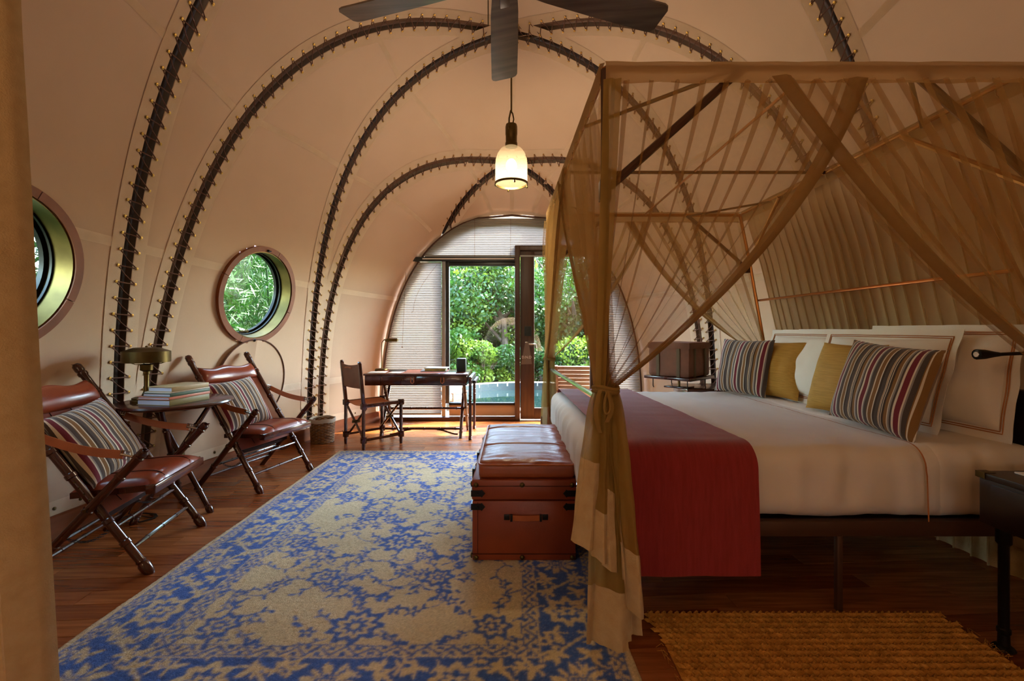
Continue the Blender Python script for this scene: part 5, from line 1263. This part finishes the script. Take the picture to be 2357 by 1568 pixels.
bz = zb+.17; obj('bulb', MB().ball((PX, PY, bz), .05, 16, (1, 1, 1.25)), pbr('bulb', 'FFE9C4', .5, emit='FFE2B0', es=12), t)
l = lamp('pendant_bulb', 'POINT', (PX, PY, bz), 34, (1, .78, .54), .05); l.parent = t; l.location = Vector((PX, PY, bz-.09))-t.location
# ================================================================== CREAM DRAPE BY THE CAMERA
t = thing('drape', 'heavy cream canvas drape hanging at the edge of the room', 'curtain', (-1.5, 1.15, 0))
rows = []
for j in range(30):
    z = .02+2.72*j/29; e = float(np.interp(z, [0, .35, 2.05, 2.74], [-1.14, -1.155, -1.247, -1.285])); r = []
    for i in range(90):
        s = i/89; x = e-.004-s*.62; y = 1.115+.030*math.cos(s*2*PI*5+.4+.3*math.sin(z*1.2))+.008*nz(s*9, z*1.1, 3)+(-.012 if s < .06 else 0)
        r.append(Vector((x+.008*nz(s*3, z*1.6, 5)+.010*math.sin(s*2*PI*5+1), y, z)))
    e0 = r[0]; rows.append([e0+Vector((-.012, .05, 0)), e0+Vector((.004, .035, 0)), e0+Vector((.006, .015, 0))]+r)
obj('cloth', MB().sheet(rows), M['drape'], t)
obj('heading', MB().tube([rows[-1][i]+Vector((0, .01, 0)) for i in range(3, 93, 3)], .02, 8), M['drape'], t)
# ================================================================== OUTSIDE
struct('ground', MB().box((-14, 6.34, -.5), (16, 40, -.18)), M['soil']); struct('ground_side', MB().box((-14, -4, -.5), (-3.05, 6.34, -.12)), M['soil'])
PCX, PCY, PR = .35, 8.75, 1.75
g = MB(); n = 48                                       # deck with a round hole is simple boards around the pool rim
def rimp(a, r): return Vector((PCX+r*math.cos(a), PCY+r*.95*math.sin(a), 0))
deck = MB()
for k in range(30):
    x0 = -2.4+k*.16; deck.bbox((x0+.003, 6.36, -.12), (x0+.157, 7.02, -.02), .004)
struct('deck', deck, M['deck'])
pool = thing('pool', 'round plunge pool with pale stone coping below the trees', 'pool', (PCX, PCY, -.6))
for k in range(28):
    a0, a1 = 2*PI*k/28+.006, 2*PI*(k+1)/28-.006; rows = [[rimp(a, r)+Vector((0, 0, -.05)) for r in (PR, PR+.26)] for a in np.linspace(a0, a1, 4)]
    obj('coping_stone', MB().slab(rows, .07, (0, 0, 1)), M['stone'], pool)
obj('wall', MB().sheet([[rimp(a, PR)+Vector((0, 0, z)) for z in (.02, -.6)] for a in np.linspace(0, 2*PI, 49)]), pbr('pool_tile', '0C2022', .4, var='0A1A1E', vscale=20), pool)
obj('outer_wall', MB().sheet([[rimp(a, PR+.25)+Vector((0, 0, z)) for z in (.0, -.14)] for a in np.linspace(0, 2*PI, 49)]), M['stone'], pool)
kw = NT('water'); p = kw.n('BsdfPrincipled'); kw.l(p.outputs[0], kw.o.inputs[0]); p.inputs['Base Color'].default_value = hx('0C1A1A'); p.inputs['Roughness'].default_value = .03; p.inputs['IOR'].default_value = 1.33
kw.l(kw.bump(kw.noise(5, 3), .015, .05), p.inputs['Normal'])
obj('water', MB().add([rimp(2*PI*i/48, PR)+Vector((0, 0, -.13)) for i in range(48)], [tuple(range(48))], False), kw.m, pool)
def lounger(label, x, y, rz):
    t = thing('sun_lounger', label, 'lounger', (x, y, -.02), rz)
    for s in (-1, 1):
        obj('side_rail', MB().bbox((s*.32-.02, -.6, .26), (s*.32+.02, .6, .33), .005), M['teak'], t, False)
        for yy in (-.5, .5): obj('leg', MB().bbox((s*.32-.022, yy-.025, 0), (s*.32+.022, yy+.025, .27), .004), M['teak'], t, False)
    for k in range(8): obj('slat', MB().bbox((-.30, -.58+k*.085, .30), (.30, -.51+k*.085, .322), .004), M['teak'], t, False)
    for k in range(7): obj('slat', MB().bbox((-.30, .0, .02+k*.075), (.30, .022, .085+k*.075), .004, Matrix.Translation((0, .12, .31)) @ Matrix.Rotation(math.radians(-38), 4, 'X')), M['teak'], t, False)
    for s in (-1, 1): obj('back_rail', MB().bbox((s*.31-.02, .0, .0), (s*.31+.02, .03, .56), .004, Matrix.Translation((0, .12, .30)) @ Matrix.Rotation(math.radians(-38), 4, 'X')), M['teak'], t, False)
    return t
lounger('slatted wooden sun lounger outside the glass door', 1.0, 6.95, math.radians(172))
t = thing('deck_chair', 'white cushioned wooden armchair on the deck outside', 'chair', (-.98, 7.35, -.02), math.radians(-30)); t.scale = (.6, .6, .48)
for s in (-1, 1):
    for yy in (-.28, .28): obj('leg', MB().bbox((s*.30-.02, yy-.02, 0), (s*.30+.02, yy+.02, .52), .004), M['teak'], t, False)
    obj('arm', MB().bbox((s*.30-.04, -.33, .52), (s*.30+.04, .33, .55), .006), M['teak'], t, False)
obj('seat_cushion', MB().rbox((-.27, -.3, .26), (.27, .28, .40), .04, (10, 10, 4)), M['white_cloth'], t, False)
obj('back_cushion', MB().rbox((-.27, .18, .36), (.27, .32, .80), .05, (10, 5, 8)), M['white_cloth'], t, False)
obj('seat_frame', MB().bbox((-.3, -.3, .20), (.3, .3, .26), .004), M['teak'], t, False)
def leafmat(name, c1, c2, tl=.45):
    k = NT(name); d = k.n('BsdfPrincipled'); t = k.n('BsdfTranslucent'); mx = k.n('MixShader'); mx.inputs[0].default_value = tl
    col = k.ramp(k.noise(1.7, 3), [(.3, hx(c1)), (.7, hx(c2))]); k.l(col, d.inputs['Base Color']); k.l(col, t.inputs[0]); d.inputs['Roughness'].default_value = .45
    k.l(d.outputs[0], mx.inputs[1]); k.l(t.outputs[0], mx.inputs[2]); k.l(mx.outputs[0], k.o.inputs[0]); return k.m
LM = [leafmat('leaf_a', '1C420E', '3C601A'), leafmat('leaf_b', '163410', '2E541A'), leafmat('leaf_c', '3E661A', '7A8A2C')]
bam = leafmat('bamboo_leaf', '0F2C08', '234612', .35)
def leaves(balls, n, size, aspect, seed, droop=.3, flat_=.0):
    r = np.random.default_rng(seed); B = np.array([b[:3] for b in balls], float); R = np.array([b[3] for b in balls], float); pr = R**2/np.sum(R**2)
    k = r.choice(len(balls), n, p=pr); v = r.normal(size=(n, 3)); v /= np.linalg.norm(v, axis=1)[:, None]; rad = R[k]*(.55+.45*r.random(n)**.5)
    c = B[k]+v*rad[:, None]*np.array([1, 1, .8])
    t = r.normal(size=(n, 3)); t[:, 2] -= droop; t /= np.linalg.norm(t, axis=1)[:, None]; u = np.cross(t, r.normal(size=(n, 3))); u /= np.linalg.norm(u, axis=1)[:, None]
    s = size*(.6+.8*r.random(n))[:, None]; q = np.stack([c-t*s*.5, c+u*s*aspect*.5-t*s*.05, c+t*s*.5, c-u*s*aspect*.5-t*s*.05], 1)
    return q.reshape(-1, 3)
def leafmesh(name, q, m, parent):
    n = len(q)//4; me = bpy.data.meshes.new(name); me.vertices.add(len(q)); me.vertices.foreach_set('co', (q-np.array(shift_of(parent))).astype(np.float32).ravel()); me.loops.add(len(q)); me.loops.foreach_set('vertex_index', np.arange(len(q), dtype=np.int32))
    me.polygons.add(n); me.polygons.foreach_set('loop_start', np.arange(n, dtype=np.int32)*4); me.update(calc_edges=True); me.materials.append(m)
    o = bpy.data.objects.new(name, me); o['kind'] = 'stuff'; return link(o, parent)
def tree(label, x, y, h, spread, n, size, seed, m, trunk=.12, lean=(0, 0), low=.25, group='trees beyond the pool', name='tree', aspect=.55):
    r = random.Random(seed); t = thing(name, label, 'tree', (x, y, -.12), 0, group); b = Vector((x, y, -.12)); balls = []
    top = Vector((x+lean[0], y+lean[1], h*.62)); pts = [b, b.lerp(top, .3)+Vector((r.uniform(-.15, .15), r.uniform(-.1, .1), 0)), b.lerp(top, .65)+Vector((r.uniform(-.25, .25), r.uniform(-.1, .1), 0)), top]
    obj('trunk', MB().tube(pts, [trunk, trunk*.8, trunk*.6, trunk*.3], 8), M['bark'], t)
    for k in range(9):
        f = pts[1].lerp(pts[3], r.uniform(.1, 1)); a = r.uniform(0, 2*PI); e = f+Vector((math.cos(a)*spread*r.uniform(.4, .9), math.sin(a)*spread*.6, h*r.uniform(.05, .35)))
        g = MB().tube([f, f.lerp(e, .5)+Vector((r.uniform(-.2, .2), 0, r.uniform(0, .2))), e], [trunk*.4, trunk*.25, trunk*.08], 6); obj('branch', g, M['bark'], t)
        balls.append((e.x, e.y, e.z, spread*r.uniform(.32, .5)))
    for k in range(10): balls.append((x+lean[0]*.7+r.uniform(-1, 1)*spread, y+r.uniform(-.5, .5)*spread, h*r.uniform(low, 1), spread*r.uniform(.28, .48)))
    leafmesh('foliage', leaves(balls, n, size, aspect, seed), m, t); return t
tree('crooked trunk tree standing just beyond the pool coping', .05, 12.8, 3.7, 1.8, 15000, .105, 11, LM[1], .13, (-.75, 0), .35)
tree('sunlit light green tree beyond the pool and the deck chair', -2.0, 13.2, 3.8, 1.9, 16000, .115, 12, LM[2], .12, (.3, 0), .3)
tree('dark leaved tree beyond the pool behind the glass door', 1.9, 13.6, 4.0, 2.0, 16000, .11, 13, LM[1], .13, (-.2, 0), .25)
tree('tall tree at the back of the garden behind the crooked tree', -.2, 17.5, 4.2, 2.8, 18000, .14, 14, LM[0], .16, (.2, 0), .15)
tree('tall tree at the back of the garden behind the sunlit tree', -4.6, 16.8, 4.6, 2.8, 14000, .14, 15, LM[0], .15, (.2, 0), .1)
tree('tall tree at the back of the garden behind the dark leaved tree', 4.6, 17.0, 4.8, 3.0, 14000, .14, 16, LM[1], .15, (-.2, 0), .1)
def bush(label, x, y, rx, h, n, size, seed, m, nm='bush', grp='bushes around the pool'):
    r = random.Random(seed); t = thing(nm, label, 'bush', (x, y, -.12), 0, grp)
    balls = [(x+r.uniform(-1, 1)*rx, y+r.uniform(-.4, .4)*rx, -.1+h*r.uniform(.15, .85), rx*r.uniform(.3, .5)) for _ in range(10)]
    g = MB()
    for k in range(6): a = r.uniform(0, 6.28); g.tube([(x, y, -.12), (x+math.cos(a)*rx*.4, y+math.sin(a)*rx*.3, h*.35), (x+math.cos(a)*rx*.8, y+math.sin(a)*rx*.5, h*.8)], [.03, .02, .008], 5)
    obj('stems', g, M['bark'], t); leafmesh('foliage', leaves(balls, n, size, .55, seed), m, t); return t
bush('bright green bush at the pool edge under the crooked tree', -.75, 11.6, .85, 1.0, 5500, .085, 21, LM[2]); bush('mid green bush at the pool edge behind the speaker box', -2.1, 11.5, 1.0, 1.3, 6000, .09, 22, LM[0])
bush('leafy bush at the pool edge behind the door stile', .75, 11.7, .9, 1.05, 5500, .085, 23, LM[1]); bush('broad bush at the pool edge behind the wooden lounger', 2.2, 11.4, 1.0, 1.2, 6000, .09, 24, LM[2])
bush('wide dark bush behind the row of pool edge bushes', -.2, 14.4, 2.2, 2.0, 16000, .12, 25, LM[1])
bush('wide dark bush at the garden edge behind the sunlit tree', -3.2, 14.6, 1.8, 1.8, 12000, .12, 26, LM[0]); bush('wide dark bush at the garden edge behind the dark leaved tree', 2.9, 14.8, 1.9, 1.9, 12000, .12, 27, LM[1])
bush('low spreading bush close behind the coping, under the crooked tree', .1, 12.2, 1.3, .8, 8000, .085, 28, LM[0])
def bamboo(label, x, y, seed):
    r = random.Random(seed); t = thing('bamboo', label, 'bamboo', (x, y, -.12), 0, 'bamboo outside the round windows'); balls = []
    for k in range(9):
        a = Vector((x+r.uniform(-.45, .3), y+r.uniform(-.9, .9), -.12)); b = a+Vector((r.uniform(-.4, .3), r.uniform(-.6, .6), r.uniform(2.6, 3.6))); obj('cane', MB().tube([a, a.lerp(b, .5)+Vector((.05, 0, 0)), b], [.02, .016, .006], 6), bam, t)
        for q in (.25, .4, .55, .7, .85, 1): p = a.lerp(b, q); balls.append((p.x, p.y, p.z, .34))
    leafmesh('foliage', leaves(balls, 15000, .17, .12, seed, .5), bam, t)
bamboo('clump of bamboo filling the whole round window', -3.5, 5.8, 31); bamboo('clump of bamboo behind the half hidden round window', -3.6, 3.2, 32)
bamboo('clump of bamboo farther along the tent wall', -4.15, 7.1, 33); bamboo('clump of bamboo behind the first clump, farther from the tent', -4.9, 8.5, 34)
